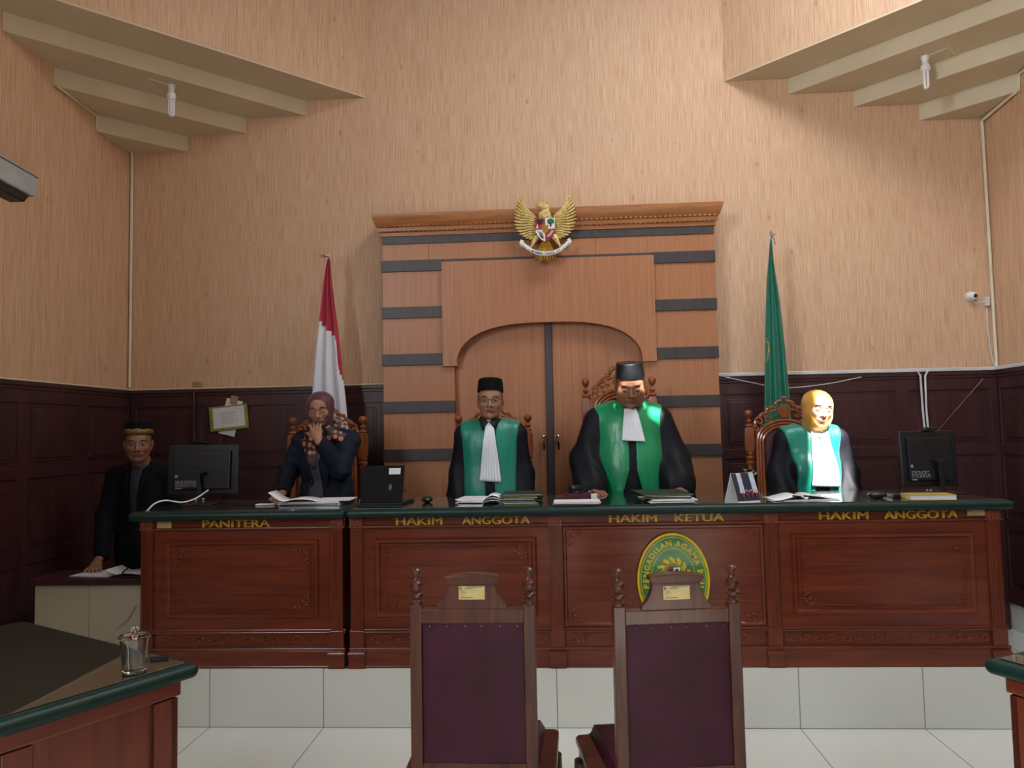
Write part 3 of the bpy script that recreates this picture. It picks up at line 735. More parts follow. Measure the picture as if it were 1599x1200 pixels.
# ------------------------------------------------------------------ foreground chairs (seen from behind)
def witness_chair():
    t = thing('witness_chair', 'x', 'chair')
    W = .1925; TOP = .978
    post = None
    for sx in (-1, 1):
        x = sx*(W-.018)
        mb = MB().box(x-.018, x+.018, -.018, .018, 0, TOP-.006)
        p = obj('post', mb, 'chairw', t, smooth=False, bevel=.003)
        mb = MB().lathe([(.004, -.006), (.019, -.006), (.020, .004), (.015, .010), (.021, .018), (.021, .026), (.013, .032), (.018, .040), (.0205, .050), (.0185, .060), (.010, .068), (.0075, .076), (.0085, .082), (.0145, .090), (.015, .097), (.010, .103), (.004, .105)], (x, 0, TOP), 20)
        obj('finial', mb, 'chairw', p)
    obj('top_rail', MB().box(-W+.034, W-.034, -.016, .016, TOP-.062, TOP-.018), 'chairw', t, smooth=False, bevel=.004)
    pts = [(-.108, TOP-.020), (.108, TOP-.020), (.106, TOP-.008), (.094, TOP+.004), (.082, TOP+.022), (.075, TOP+.040), (.073, TOP+.062), (-.073, TOP+.062), (-.075, TOP+.040), (-.082, TOP+.022), (-.094, TOP+.004), (-.106, TOP-.008)]
    c = obj('crest', MB().prism(pts, -.013, .013, 'XZ'), 'chairw', t, smooth=False, bevel=.002)
    cap = []
    for i in range(13):
        q = -1+2*i/12; cap.append((q*.084, TOP+.088-.008*q*q))
    cap += [(.080, TOP+.066), (.068, TOP+.058), (-.068, TOP+.058), (-.080, TOP+.066)]
    obj('crest_cap', MB().prism(cap, -.024, .024, 'XZ'), 'chairw', c, smooth=False, bevel=.004)
    sticker(c, TR(.0, -.0132, TOP+.030), .080, .040)
    # leather back
    mb = MB()
    def back(u, v):
        x = (u-.5)*2*(W-.037); z = .50+(TOP-.062-.50)*v
        return (x, -.010-.007*math.sin(PI*min(1, max(0, u)))**.5*math.sin(PI*(.02+.96*v))**.5, z)
    mb.grid(back, 16, 24)
    mb.grid(lambda u, v: (lambda p: (p[0], -p[1]+.004, p[2]))(back(u, v)), 16, 24)
    mb.box(-W+.037, W-.037, -.010, .014, .50, TOP-.062)
    L = obj('leather_back', mb, 'leather', t, weld=False)
    for i in range(6):
        x = -.128+i*.0535+random.uniform(-.004, .004)
        obj('nail', MB().ell((x, -.0165, TOP-.070), (.0035, .003, .0035), n=8, m=5), 'brass', L)
    obj('lower_rail', MB().box(-W+.034, W-.034, -.014, .014, .42, .50), 'chairw', t, smooth=False, bevel=.003)
    # seat, wider than the back
    obj('seat_frame', MB().prism([(-.230, .02), (-.242, .04), (-.25, .45), (-.238, .47), (.238, .47), (.25, .45), (.242, .04), (.230, .02)], .392, .420, 'XY').prism([(-.225, .04), (.225, .04), (.24, .455), (-.24, .455)], .335, .392, 'XY'), 'chairw', t, smooth=False, bevel=.006)
    mb = MB()
    def cush(u, v):
        y = .035+.44*v; hw = .185+.015*v; x = (u-.5)*2*hw
        e = min(1, 12*min(u, 1-u, v, 1-v)); return (x, y, .420+.040*math.sqrt(max(0, 1-(1-e)**2))+.012*math.sin(PI*u)*math.sin(PI*v))
    mb.grid(cush, 24, 24)
    obj('seat', mb, 'leather', t)
    for sx in (-1, 1):
        obj('leg', MB().tube([(sx*.232, .44, .34), (sx*.238, .45, .25), (sx*.23, .44, .12), (sx*.238, .45, 0)], [.026, .022, .017, .021], 12), 'chairw', t)
    obj('stretcher', MB().box(-W+.03, W-.03, -.01, .01, .16, .19), 'chairw', t, smooth=False, bevel=.003)
    return t
ch = witness_chair()
ch.location = (-.2715, 2.36, 0); ch.rotation_euler.z = math.radians(-.5)
ch['label'] = 'dark wooden chair with purple leather back in front of bench, left of the pair'
ch['group'] = 'witness chairs'
c2 = copy_tree(ch); c2.location = (.344, 2.34, 0); c2.rotation_euler.z = math.radians(7)
c2['label'] = 'dark wooden chair with purple leather back standing in front of the oval plaque'

# ------------------------------------------------------------------ counsel tables at the sides
def counsel_table(label, A, e1, e2, L1, L2, z=.865):
    """A near-middle corner; e1 away from the viewer, e2 toward the viewer"""
    ang = math.atan2(e2[1], e2[0])
    t = thing('counsel_table', label, 'table', (A[0], A[1], 0))
    T = Matrix(((e2[0], e1[0], 0, A[0]), (e2[1], e1[1], 0, A[1]), (0, 0, 1, 0), (0, 0, 0, 1)))
    slab_top('table_top', 0, L2, 0, L1, z, .040, t, T=T)
    i = .055
    obj('body', MB().box(i, L2-i, i, L1-i, 0.02, z-.04, T=T), 'benchv', t, smooth=False, bevel=.003)
    obj('frieze_rail', MB().box(i-.018, L2-i+.018, i-.018, L1-i+.018, z-.085, z-.04, T=T), 'bench', t, smooth=False, bevel=.005)
    for x in (i-.012, .42, .80, L2-i-.07):
        obj('stile', MB().box(x, x+.07, i-.012, i+.01, .10, z-.09, T=T), 'benchv', t, smooth=False, bevel=.003)
    obj('plinth', MB().box(i-.015, L2-i+.015, i-.015, L1-i+.015, 0, .10, T=T), 'bench', t, smooth=False, bevel=.004)
    for y in (i-.012, L1-i-.06):
        obj('stile', MB().box(i-.012, i+.01, y, y+.07, .10, z-.09, T=T), 'benchv', t, smooth=False, bevel=.003)
    return t
counsel_table('wooden counsel table with dark green glass top at left, a drinking glass on it', (-1.017, 2.132), (-.868, .497), (-.497, -.868), 1.016, 1.45)
counsel_table('wooden table with green glass top, only its corner showing at lower right', (1.125, 2.154), (.884, .467), (.467, -.884), 1.0, 1.35)
# drinking glass
g = at(210, 1050, z=.869)
t = thing('drinking_glass', 'clear drinking glass standing on the left counsel table', 'glass', (g.x, g.y, .8695))
mb = MB().lathe([(.001, 0), (.026, 0), (.030, .004), (.037, .085), (.038, .092), (.0365, .092), (.0355, .085), (.029, .008), (.001, .007)], (g.x, g.y, .8695), 28); obj('tumbler', mb, 'glass', t)
mb = MB().lathe([(.001, 0), (.041, 0), (.042, .003), (.036, .008), (.010, .012), (.008, .02), (.010, .025), (.001, .028)], (g.x, g.y, .962), 28); obj('glass_lid', mb, 'glass', t)
g = at(247, 1030, z=.869)
o = obj('pen', MB().tube([(g.x-.02, g.y-.01, .8745), (g.x+.025, g.y+.012, .8745)], .0045, 8), 'plastic', origin=(g.x, g.y, .8695)); tag(o, 'short black pen lying by the drinking glass on left table', 'pen')

# ------------------------------------------------------------------ carved chairs behind the bench
def carved_chair():
    t = thing('carved_armchair', 'x', 'chair')
    for sx in (-1, 1):
        x = sx*.222
        mb = MB().lathe([(.018, 0), (.018, .42), (.024, .44), (.018, .46), (.020, .70), (.018, .90), (.016, .93), (.026, .945), (.026, .955), (.018, .962), (.027, .975), (.027, .987), (.020, .995), (.028, 1.012), (.020, 1.022)], (x, 0, 0), 16)
        p = obj('post', mb, 'teak', t)
        obj('post_block', MB().prism([(x-.022, 1.02), (x+.022, 1.02), (x+.03, 1.04), (x+.03, 1.17), (x+.018, 1.19), (x-.018, 1.19), (x-.03, 1.17), (x-.03, 1.04)], -.026, .026, 'XZ'), 'teak', p, smooth=False, bevel=.004)
        obj('finial', MB().lathe([(.018, 0), (.026, .006), (.024, .014), (.013, .022), (.018, .034), (.020, .040), (.010, .052), (.010, .062), (.020, .072), (.0265, .088), (.024, .104), (.014, .114), (.003, .117)], (x, 0, 1.192), 16), 'teak', p)
    # inner frame, arch
    def arch(hw, zt, zs=1.08, n=20):
        pts = [(-hw, .45), (-hw, zs)]
        for i in range(1, n): a = PI-PI*i/n; pts.append((hw*math.cos(a), zs+(zt-zs)*math.sin(a)**.9))
        return pts+[(hw, zs), (hw, .45)]
    mb = MB()
    for hw, zt, r in ((.172, 1.232, .012), (.155, 1.212, .010), (.138, 1.192, .010)):
        mb.tube([(x, -.004, z) for x, z in arch(hw, zt)], r, 8)
    a1, a2 = arch(.180, 1.240), arch(.130, 1.184)
    vs = [(x, 0.012, z) for x, z in a1]+[(x, .012, z) for x, z in a2]+[(x, -.004, z) for x, z in a1]+[(x, -.004, z) for x, z in a2]
    n = len(a1); fs = []
    for i in range(n-1): fs += [(i, i+1, n+i+1, n+i), (2*n+i, 3*n+i, 3*n+i+1, 2*n+i+1), (i, 2*n+i, 2*n+i+1, i+1), (n+i, n+i+1, 3*n+i+1, 3*n+i)]
    mb.add(vs, fs)
    obj('back_frame', mb, 'teak', t, weld=False)
    A = arch(.128, 1.182)
    mb = MB(); mb.prism(A, -.002, .02, 'XZ')
    def fld(u, v):
        x = (u*2-1)*.124; zt = 1.08+(1.178-1.08)*max(0, 1-(x/.128)**2)**.45
        return (x, -.002-.016*(max(0, 1-(2*u-1)**4)*max(0, 1-(2*v-1)**6))**.6, .46+(zt-.46)*v)
    mb.grid(fld, 16, 24)
    obj('upholstered_back', mb, 'leather', t, weld=False)
    mb = MB(); P = arch(.126, 1.180, n=26)
    seg = []
    for a, b in zip(P, P[1:]):
        k = max(1, int(math.hypot(a[0]-b[0], a[1]-b[1])/.019)); seg += [(a[0]+(b[0]-a[0])*j/k, a[1]+(b[1]-a[1])*j/k) for j in range(k)]
    for x, z in seg: mb.ell((x*.985, -.010, z), (.0045, .003, .0045), n=6, m=4)
    obj('nail_trim', mb, 'brass', t)
    # openwork crest
    top = [(-.20, 1.14), (-.205, 1.17), (-.185, 1.20), (-.175, 1.245), (-.14, 1.275), (-.115, 1.28), (-.10, 1.315), (-.06, 1.32), (-.045, 1.355), (0, 1.372)]
    cr = MB()
    full = top+[(-x, z) for x, z in top[-2::-1]]
    # smooth the outline
    sm = []
    for i in range(len(full)-1):
        a, b = full[i], full[i+1]
        for k in range(3): q = k/3; sm.append((a[0]+(b[0]-a[0])*q, a[1]+(b[1]-a[1])*q))
    sm.append(full[-1])
    cr.tube([(x, 0, z) for x, z in sm], [.010+.003*math.sin(i*1.1) for i in range(len(sm))], 8)
    def spiral(cx, cz, r0, a0, turn, rr=.008, n=16):
        pts = [(cx+r0*(1-.8*i/(n-1))*math.cos(a0+turn*i/(n-1)), -.006-.004*i/(n-1), cz+r0*(1-.8*i/(n-1))*math.sin(a0+turn*i/(n-1))) for i in range(n)]
        cr.tube(pts, [rr*(1-.4*i/(n-1)) for i in range(n)], 7); cr.ell(pts[-1], (rr*1.1, rr, rr*1.1), n=8, m=5)
    for sx in (-1, 1):
        for (cx, cz, r0, a0, tn, rr) in ((.158, 1.225, .030, .5, 5.5, .008), (.112, 1.258, .026, 2.5, -5.5, .008), (.180, 1.172, .022, 1, 5, .007), (.085, 1.295, .020, .3, 5, .006), (.165, 1.14, .018, 2, -5, .006), (.06, 1.335, .016, 1.2, 5, .006), (.135, 1.20, .018, 4, 5, .006), (.08, 1.255, .016, 3, -5, .006)):
            spiral(sx*cx, cz, r0, a0 if sx > 0 else PI-a0, tn*sx, rr)
        for (cx, cz, an) in ((.19, 1.20, .9), (.145, 1.262, .6), (.12, 1.29, 1.2), (.06, 1.30, .3), (.10, 1.225, -.5), (.075, 1.325, .5), (.03, 1.36, .3), (.15, 1.175, 1.4)):
            cr.ell((sx*cx, -.004, cz), (.020, .008, .008), T=Matrix.Rotation(sx*an, 3, 'Y'), n=8, m=5)
    cr.ell((0, -.004, 1.385), (.018, .01, .014), n=8, m=5)
    o = obj('carved_crest', cr, 'teak', t, weld=False)
    cr2 = MB().prism([(.040*math.cos(PI/8+PI/4*i)*(1.05), 1.292+.050*math.sin(PI/8+PI/4*i)) for i in range(8)], -.016, .010, 'XZ')
    obj('medallion', cr2, 'teak', o, smooth=False, bevel=.004)
    obj('seat', MB().box(-.24, .24, -.33, -.01, .42, .52), 'leather', t, smooth=False, bevel=.02)
    obj('seat_frame', MB().box(-.26, .26, -.35, 0.01, .36, .42), 'teak', t, smooth=False, bevel=.005)
    for sx in (-1, 1):
        obj('leg', MB().tube([(sx*.235, -.32, .37), (sx*.245, -.33, .2), (sx*.24, -.32, 0)], [.03, .022, .026], 10), 'teak', t)
        obj('armrest', MB().tube([(sx*.24, -.02, .70), (sx*.26, -.15, .72), (sx*.265, -.28, .70), (sx*.26, -.32, .66)], [.018, .022, .024, .02], 10).tube([(sx*.245, -.27, .42), (sx*.262, -.27, .70)], .016, 10), 'teak', t)
    return t
base = carved_chair(); base['group'] = 'carved high back chairs behind the bench'
spots = [(-1.573, 5.31, 0, 1.0, 3, 'carved high-back chair behind the woman in maroon headscarf'),
         (-.430, 5.31, 0, 1.0, 0, 'carved high-back chair behind the judge wearing glasses'),
         (.425, 5.35, 0, 1.0, 0, 'tallest carved armchair, behind the stout judge in the middle'),
         (1.490, 5.30, 0, 1.0, -4, 'carved high-back chair with maroon leather beside woman in yellow headscarf')]
for i, (x, y, z, s, rz, lb) in enumerate(spots):
    c = base if i == 0 else copy_tree(base)
    (pl, pr_, pf) = ((458, 566, 651), (716, 824, 648), (914, 1018, 589), (1169, 1279, 639))[i]
    a = at(pl, pf, y=y); b = at(pr_, pf, y=y)
    c.location = ((a.x+b.x)/2, y, PLAT_Z); c.rotation_euler.z = math.radians(rz); c['label'] = lb
    c.scale = ((b.x-a.x)/.444, 1, ((a.z+b.z)/2-PLAT_Z)/1.309)

# ------------------------------------------------------------------ flags
def flag(label, px, top, left, right, mats, mfn, base_xy, zlow, cat='flag'):
    x0, y0 = base_xy
    t = thing('flag', label, cat, (x0, y0, PLAT_Z))
    obj('flag_pole', MB().tube([(x0, y0, PLAT_Z+.03), (x0, y0, top)], .0125, 12), 'pole', t)
    obj('flag_stand', MB().lathe([(.14, 0), (.14, .012), (.05, .03), (.022, .05), (.02, .12), (.004, .121)], (x0, y0, PLAT_Z), 24), 'pole', t)
    mb = MB()
    def cl(u, v):
        z = top-.03-(top-.03-zlow)*v
        l = left(z); r = right(z)
        a = u*PI*5
        amp = .012+.03*min(1, v*1.4)
        return (l+(r-l)*u, y0-.022-amp*(.5+.5*math.sin(a+.8)) , z)
    mb.grid(cl, 60, 60, mfn=lambda u, v: mfn(u, v, top-.03-(top-.03-zlow)*v))
    f = obj('flag_cloth', mb, mats, t, solid=.002)
    return t, f, cl
def itp(pts): 
    zs = [p[1] for p in pts][::-1]; xs = [p[0] for p in pts][::-1]
    return lambda z: float(np.interp(z, zs, xs))
FY = 5.52
def col(px): return [(at(x, y, y=FY).x, at(x, y, y=FY).z) for x, y in px]
lf = itp(col([(514, 404), (509, 430), (501, 503), (495, 560), (491, 612), (489, 700)])); rt = itp(col([(516, 402), (522, 460), (530, 520), (536, 580), (541, 620), (548, 700)]))
topz = at(514, 398, y=FY).z
zb1, zb2 = at(501, 503, y=FY).z, at(527, 530, y=FY).z
st = itp(col([(527, 530), (530, 570), (533, 583), (541, 606)]))
def rw(u, v, z):
    x = lf(z)+(rt(z)-lf(z))*u
    if z > zb1: return 0
    xb = at(501, 503, y=FY).x+(at(527, 530, y=FY).x-at(501, 503, y=FY).x)*(zb1-z)/(zb1-zb2)
    if z > zb2: return 0 if x > xb else 1
    return 0 if x > st(z) and z > at(541, 606, y=FY).z else 1
t, f, _ = flag('red and white flag hanging from a pole left of the backdrop', 0, topz, lf, rt, ['flagred', 'flagwhite'], rw, (at(512, 420, y=FY).x, FY), .62)
q = at(512, 400, y=FY)
obj('red_ribbon', MB().tube([(q.x, FY-.014, q.z-.012), (q.x-.03, FY-.02, q.z+.004), (q.x-.055, FY-.02, q.z-.006), (q.x-.03, FY-.022, q.z-.014), (q.x, FY-.016, q.z-.008), (q.x+.012, FY-.016, q.z-.01)], .004, 6), 'flagred', t)
lf = itp(col([(1201, 376), (1195, 440), (1192, 520), (1191, 600), (1190, 700)])); rt = itp(col([(1203, 374), (1206, 405), (1216, 470), (1225, 550), (1231, 620), (1236, 700)]))
t, f, cl = flag('plain green flag with yellow edge hanging from a pole right of the backdrop', 0, at(1203, 368, y=FY).z, lf, rt, ['flaggreen', 'plyellow'], lambda u, v, z: 1 if (u > .93 and v < .12) else 0, (at(1204, 400, y=FY).x, FY), .62)
mb = MB()
fp = lambda u, z: cl(u, (at(1203, 368, y=FY).z-.03-z)/(at(1203, 368, y=FY).z-.03-.62))
ezc = at(1192, 548, y=FY).z
for rr in (.085, .062):
    mb.tube([(lambda p: (p[0], p[1]-.003, p[2]))(fp(max(0.01, rr*.45*math.cos(a)/.16), ezc+rr*math.sin(a))) for a in [-PI/2+PI*k/16 for k in range(17)]], .0015, 5)
for i, chh in enumerate('AGAM'):
    a = PI*.30-i*.32; p = fp(max(.03, .074*.45*math.cos(a)/.16), ezc+.074*math.sin(a))
    add_text(mb, chh, fr(p[0], p[1]-.004, p[2], a-PI/2), .022, .0006, .0003)
obj('flag_emblem', mb, 'goldpaint', f, smooth=False)
q = at(1203, 368, y=FY)
obj('pole_cord', MB().tube([(q.x, FY-.014, q.z-.02), (q.x+.012, FY-.018, q.z), (q.x, FY-.016, q.z+.03), (q.x-.008, FY-.016, q.z+.012), (q.x+.004, FY-.018, q.z-.015), (q.x+.02, FY-.02, q.z-.03), (q.x+.026, FY-.02, q.z-.07)], .0025, 6).tube([(q.x, FY-.015, q.z-.015), (q.x+.035, FY-.02, q.z+.01)], .002, 5), 'wiremar', t)

# ------------------------------------------------------------------ potted plants
def plant(label, x, y, mat, ht, spread, n, seed, z0=PLAT_Z):
    rnd = random.Random(seed)
    t = thing('potted_plant', label, 'plant', (x, y, z0))
    obj('pot', MB().lathe([(.07, 0), (.10, .18), (.115, .2), (.115, .22), (.10, .22), (.09, .17), (.01, .17)], (x, y, z0), 20), 'pot', t)
    fo = MB(); stm = MB()
    for i in range(n):
        a = rnd.uniform(0, 2*PI); h = ht*rnd.uniform(.45, 1); r = spread*rnd.uniform(.25, 1)
        top = Vector((x+r*math.cos(a)*.6, y+r*math.sin(a)*.45, z0+h))
        stm.tube([(x, y, z0+.17), (x+r*.2*math.cos(a), y+r*.2*math.sin(a), z0+h*.6), tuple(top)], .004, 5)
        L = rnd.uniform(.09, .16); wd = L*.24; el = rnd.uniform(-.6, .7)
        d = Vector((math.cos(a)*math.cos(el), math.sin(a)*math.cos(el), math.sin(el))); s_ = d.cross(Vector((0, 0, 1))).normalized(); up = s_.cross(d)
        def lf_(u, v): 
            ww = wd*math.sin(PI*u**.8)*(v-.5)*2
            return top+d*L*u+s_*ww+up*(-.03*u*u+.25*abs(ww)) 
        fo.grid(lf_, 7, 4)
    obj('stems', stm, 'leafd', t); obj('leaves', fo, mat, t, weld=False, solid=.001)
    return t
plant('potted plant with pale variegated leaves behind the rightmost carved chair', 1.36, 5.43, 'leaf', .93, .13, 46, 3)
plant('green potted plant mostly hidden between leftmost carved chair and open laptop', -1.23, 5.37, 'leafd', .86, .09, 40, 5)

# ------------------------------------------------------------------ things on the desks
DZ = 1.1142
def dk(px, py, ymin=3.96):
    p = at(px, py, z=DZ)
    if p.y < ymin: p = Vector((at(px, py, y=ymin).x, ymin, DZ))
    return p
def monitor(label, x, y, wd, ht, rz, zc, standx=0.0):
    t = thing('computer_monitor', label, 'monitor', (x, y, DZ))
    T = TR(x, y, DZ, rz) @ Matrix.Rotation(math.radians(-4), 4, 'X')
    obj('screen_housing', MB().box(-wd/2, wd/2, 0, .012, zc-ht/2, zc+ht/2, T=T).prism([(-wd*.40, zc-ht*.40), (wd*.40, zc-ht*.40), (wd*.40, zc+ht*.38), (-wd*.40, zc+ht*.38)], 0, -.022, 'XZ', T=T), 'screenback', t, smooth=False, bevel=.004)
    T2 = TR(x, y, DZ, rz)
    obj('stand_neck', MB().prism([(standx-.030, zc-.005), (standx+.030, zc-.005), (standx+.028, zc-.02), (standx+.006, zc-.025), (standx+.024, .004), (standx-.004, .004), (standx-.014, zc-.025), (standx-.028, zc-.02)], -.05, -.036, 'XZ', T=T2), 'plastic', t, smooth=False, bevel=.003)
    obj('stand_foot', MB().prism([(standx-.09+.01, -.09), (standx+.09+.01, -.09), (standx+.10, .05), (standx-.08, .05)], 0, .008, 'XY', T=T2), 'plastic', t, smooth=False, bevel=.003)
    mb = MB(); rnd = random.Random(4)
    for r in range(5):
        xx = -wd*.36
        while xx < -wd*.06:
            l = rnd.uniform(.004, .014); mb.prism([(xx, zc-ht*.24-r*.0075), (xx+l, zc-ht*.24-r*.0075), (xx+l, zc-ht*.24-r*.0075+.0035), (xx, zc-ht*.24-r*.0075+.0035)], -.0222, -.0228, 'XZ', T=T); xx += l+rnd.uniform(.003, .010)
    mb.prism([(-wd*.36, zc-ht*.39), (-wd*.27, zc-ht*.39), (-wd*.27, zc-ht*.37), (-wd*.36, zc-ht*.37)], -.0222, -.0228, 'XZ', T=T)
    mb.prism([(-wd*.37, zc-ht*.16), (-wd*.33, zc-ht*.16), (-wd*.33, zc-ht*.11), (-wd*.37, zc-ht*.11)], -.0222, -.0228, 'XZ', T=T)
    obj('rear_label', mb, 'ink', t, smooth=False)
    return t
monitor('large black monitor seen from behind on the clerk desk', -2.055, 4.30, .415, .285, 0.02, .200, .0)
monitor('smaller black monitor seen from behind at the right end of the bench', 2.045, 4.32, .29, .305, -.03, .19, .035)
o = obj('webcam', MB().box(2.05-.03, 2.05+.03, 4.30, 4.34, 1.455, 1.475), 'plastic', origin=(2.05, 4.32, 1.455), smooth=False, bevel=.005); tag(o, 'black webcam perched on top of the right-hand monitor', 'webcam')
mb = MB().tube(smooth_path([at(325, 766, y=4.27), at(305, 779, y=4.18), at(284, 785, y=4.12), at(258, 782, y=4.05), at(240, 788, y=4.0), at(227, 802, y=3.95)]), .0045, 8)
mb.v = [(x, y, max(z, DZ+.001)) for x, y, z in mb.v]
o = obj('white_cable', mb, 'white', origin=(-2.2, 4.1, DZ)); tag(o, 'white cable curling from the large monitor to the clerk desk edge', 'cable')
# laptop
t = thing('laptop', 'open black laptop seen from behind at the left end of the long bench', 'laptop', (-.95, 4.2, DZ))
T = TR(-.960, 4.10, DZ, math.radians(-6))
obj('keyboard_base', MB().box(-.12, .12, .0, .22, 0, .014, T=T), 'plastic', t, smooth=False, bevel=.003)
T2 = T @ Matrix.Translation((0, .0, .010)) @ Matrix.Rotation(math.radians(-14), 4, 'X')
lid = obj('lid', MB().prism([(-.12, 0), (.12, 0), (.12, .205), (-.12, .205)], -.008, 0, 'XZ', T=T2), 'lid', t, smooth=False, bevel=.003)
obj('lid_sticker', MB().prism([(.035, .155), (.10, .155), (.10, .19), (.035, .19)], -.0082, -.009, 'XZ', T=T2), 'paper', lid, smooth=False)
obj('lid_badge', MB().prism([(.048+.009*math.cos(k*PI/8), .085+.017*math.sin(k*PI/8)) for k in range(16)], -.0082, -.009, 'XZ', T=T2), 'foldgreen', lid, smooth=False)
# paper stacks
def sheets(mb, x, y, z, wd, dp, th, rz, n=4, jit=.01, seed=1, mi=0, curl=None):
    rnd = random.Random(seed)
    for i in range(n):
        T = TR(x+rnd.uniform(-jit, jit), y+rnd.uniform(-jit, jit), z+th*i/n, rz+rnd.uniform(-.06, .06))
        mb.box(-wd/2, wd/2, -dp/2, dp/2, .0002, th/n*.92, mi, T=T)
def curled(mb, x, y, z, wd, dp, rz, amp, mi=0):
    T = TR(x, y, z, rz)
    def f(u, v):
        h = amp*max(0, (.38-u)/.38)**1.6+amp*.28*math.sin(PI*min(1, max(0, (u-.3)/.7)))
        return T @ Vector(((u-.5)*wd+amp*.3*max(0, .3-u), (v-.5)*dp, h))
    mb.grid(f, 18, 2, mi)
mb = MB(); p = dk(485, 788)
sheets(mb, p.x, p.y+.05, DZ, .33, .20, .018, .05, 5, .012, 2)
sheets(mb, p.x+.12, p.y+.06, DZ+.018, .20, .18, .006, .02, 2, .01, 5)
o = obj('paper_stack', mb, 'paper', origin=(p.x, p.y, DZ), smooth=False, weld=False); tag(o, 'loose stack of white papers in front of the woman in maroon headscarf', 'papers')
mb = MB(); curled(mb, p.x-.09, p.y+.02, DZ+.020, .27, .19, .12, .055)
o = obj('curled_paper', mb, 'paper', origin=(p.x-.1, p.y, DZ+.02), solid=.0008); tag(o, 'white sheet with corner curled up on the papers before woman in maroon headscarf', 'paper sheet')
p = dk(408, 790)
for k, lb in ((0, 'upper'), (1, 'lower')):
    o = obj('pen', MB().tube([(p.x-.03, p.y+.03-.035*k, DZ+.005), (p.x+.07, p.y+.025-.03*k, DZ+.005)], .0042, 8), 'white', origin=(p.x, p.y, DZ)); tag(o, 'thin white pen on clerk desk left of the papers, %s of the two' % ('farther' if k == 0 else 'nearer'), 'pen', 'white pens on the clerk desk')
p = dk(310, 782)
o = obj('folded_tissue', MB().box(p.x-.02, p.x+.03, p.y-.02, p.y+.02, DZ, DZ+.012), 'paper', origin=(p.x, p.y, DZ), bevel=.004); tag(o, 'small folded white paper by the large monitor stand', 'paper')
p = dk(580, 782)
o = obj('notepad', MB().box(-.07, .07, -.05, .05, 0, .008, T=TR(p.x, p.y+.03, DZ, .1)), 'paper', origin=(p.x, p.y, DZ), smooth=False, bevel=.002); tag(o, 'small white notepad on the bench left of the laptop', 'notepad')
p = dk(655, 786)
mb = MB().ell((p.x+.04, p.y+.02, DZ+.018), (.032, .05, .018), n=14, m=8)
o = obj('computer_mouse', mb, 'plastic', origin=(p.x, p.y, DZ)); tag(o, 'black computer mouse on the bench right of the laptop', 'mouse')
# documents before the judge with glasses
p = dk(745, 786); mb = MB(); sheets(mb, p.x, p.y+.10, DZ, .20, .22, .020, -.08, 5, .015, 8); o = obj('paper_stack', mb, 'paper', origin=(p.x, p.y, DZ), smooth=False, weld=False); tag(o, 'white papers lying in front of the judge with glasses', 'papers')
mb = MB(); q = dk(768, 790)
def op(u, v):
    return (q.x-.055+.13*u, q.y+.03+.2*v, DZ+.006+.042*math.sin(PI*u**.8))
for k in range(3): mb.grid(lambda u, v: (lambda r: (r[0], r[1], DZ+.002+(r[2]-DZ)*(1-.28*k)))(op(u, v)), 12, 2)
o = obj('bent_booklet', mb, 'paper', origin=(q.x, q.y, DZ), solid=.001, weld=False); tag(o, 'bent white booklet between the white papers and the green folders', 'booklet')
def folders(label, x0, y0, n, w, dp, seed, gp, slope=.0, rz=0):
    rnd = random.Random(seed); z = DZ+.0005
    for i in range(n):
        th = rnd.uniform(.006, .010)
        wi = w*rnd.uniform(.92, 1.04); T = TR(x0+rnd.uniform(-.012, .012), y0+rnd.uniform(-.01, .01), z, rz+rnd.uniform(-.13, .13)) 
        t = thing('case_folder', label[i] if isinstance(label, list) else label, 'folder', (x0, y0, z), group=gp)
        obj('cover', MB().box(-wi/2, wi/2, -dp/2, dp/2, 0, .0014, T=T).box(-wi/2, wi/2, -dp/2, dp/2, th-.0016, th-.0003, T=T), ['foldgreen', 'folddark'][i % 2], t, smooth=False)
        obj('pages', MB().box(-wi/2+.006, wi/2-.004, -dp/2+.004, dp/2-.004, .0015, th-.0017, T=T), 'paper' if i % 3 else 'olive', t, smooth=False)
        z += th
def ordl(n, who):
    w = ['lowest', 'second lowest', 'third from the bottom', 'fourth from the bottom', 'fifth from the bottom', 'sixth from the bottom', 'seventh from the bottom', 'topmost']
    return ['green case folder %s, %s in its pile' % (who, 'topmost' if i == n-1 else w[i]) for i in range(n)]
p = dk(812, 790); folders(ordl(8, 'before the judge with glasses'), p.x, p.y+.11, 8, .20, .24, 11, 'green case folders before the judge with glasses', rz=-.05)
p = dk(1048, 788)
mb = MB(); sheets(mb, p.x, p.y+.12, DZ, .23, .26, .022, .06, 5, .015, 6); o = obj('paper_stack', mb, 'paper', origin=(p.x, p.y, DZ), smooth=False, weld=False); tag(o, 'white documents under green folders before the stout judge', 'papers')
DZ0 = DZ; DZ = DZ0+.0232
folders(ordl(4, 'before the stout judge'), p.x-.03, p.y+.12, 4, .27, .25, 21, 'green case folders before the stout judge', rz=.04)
DZ = DZ0
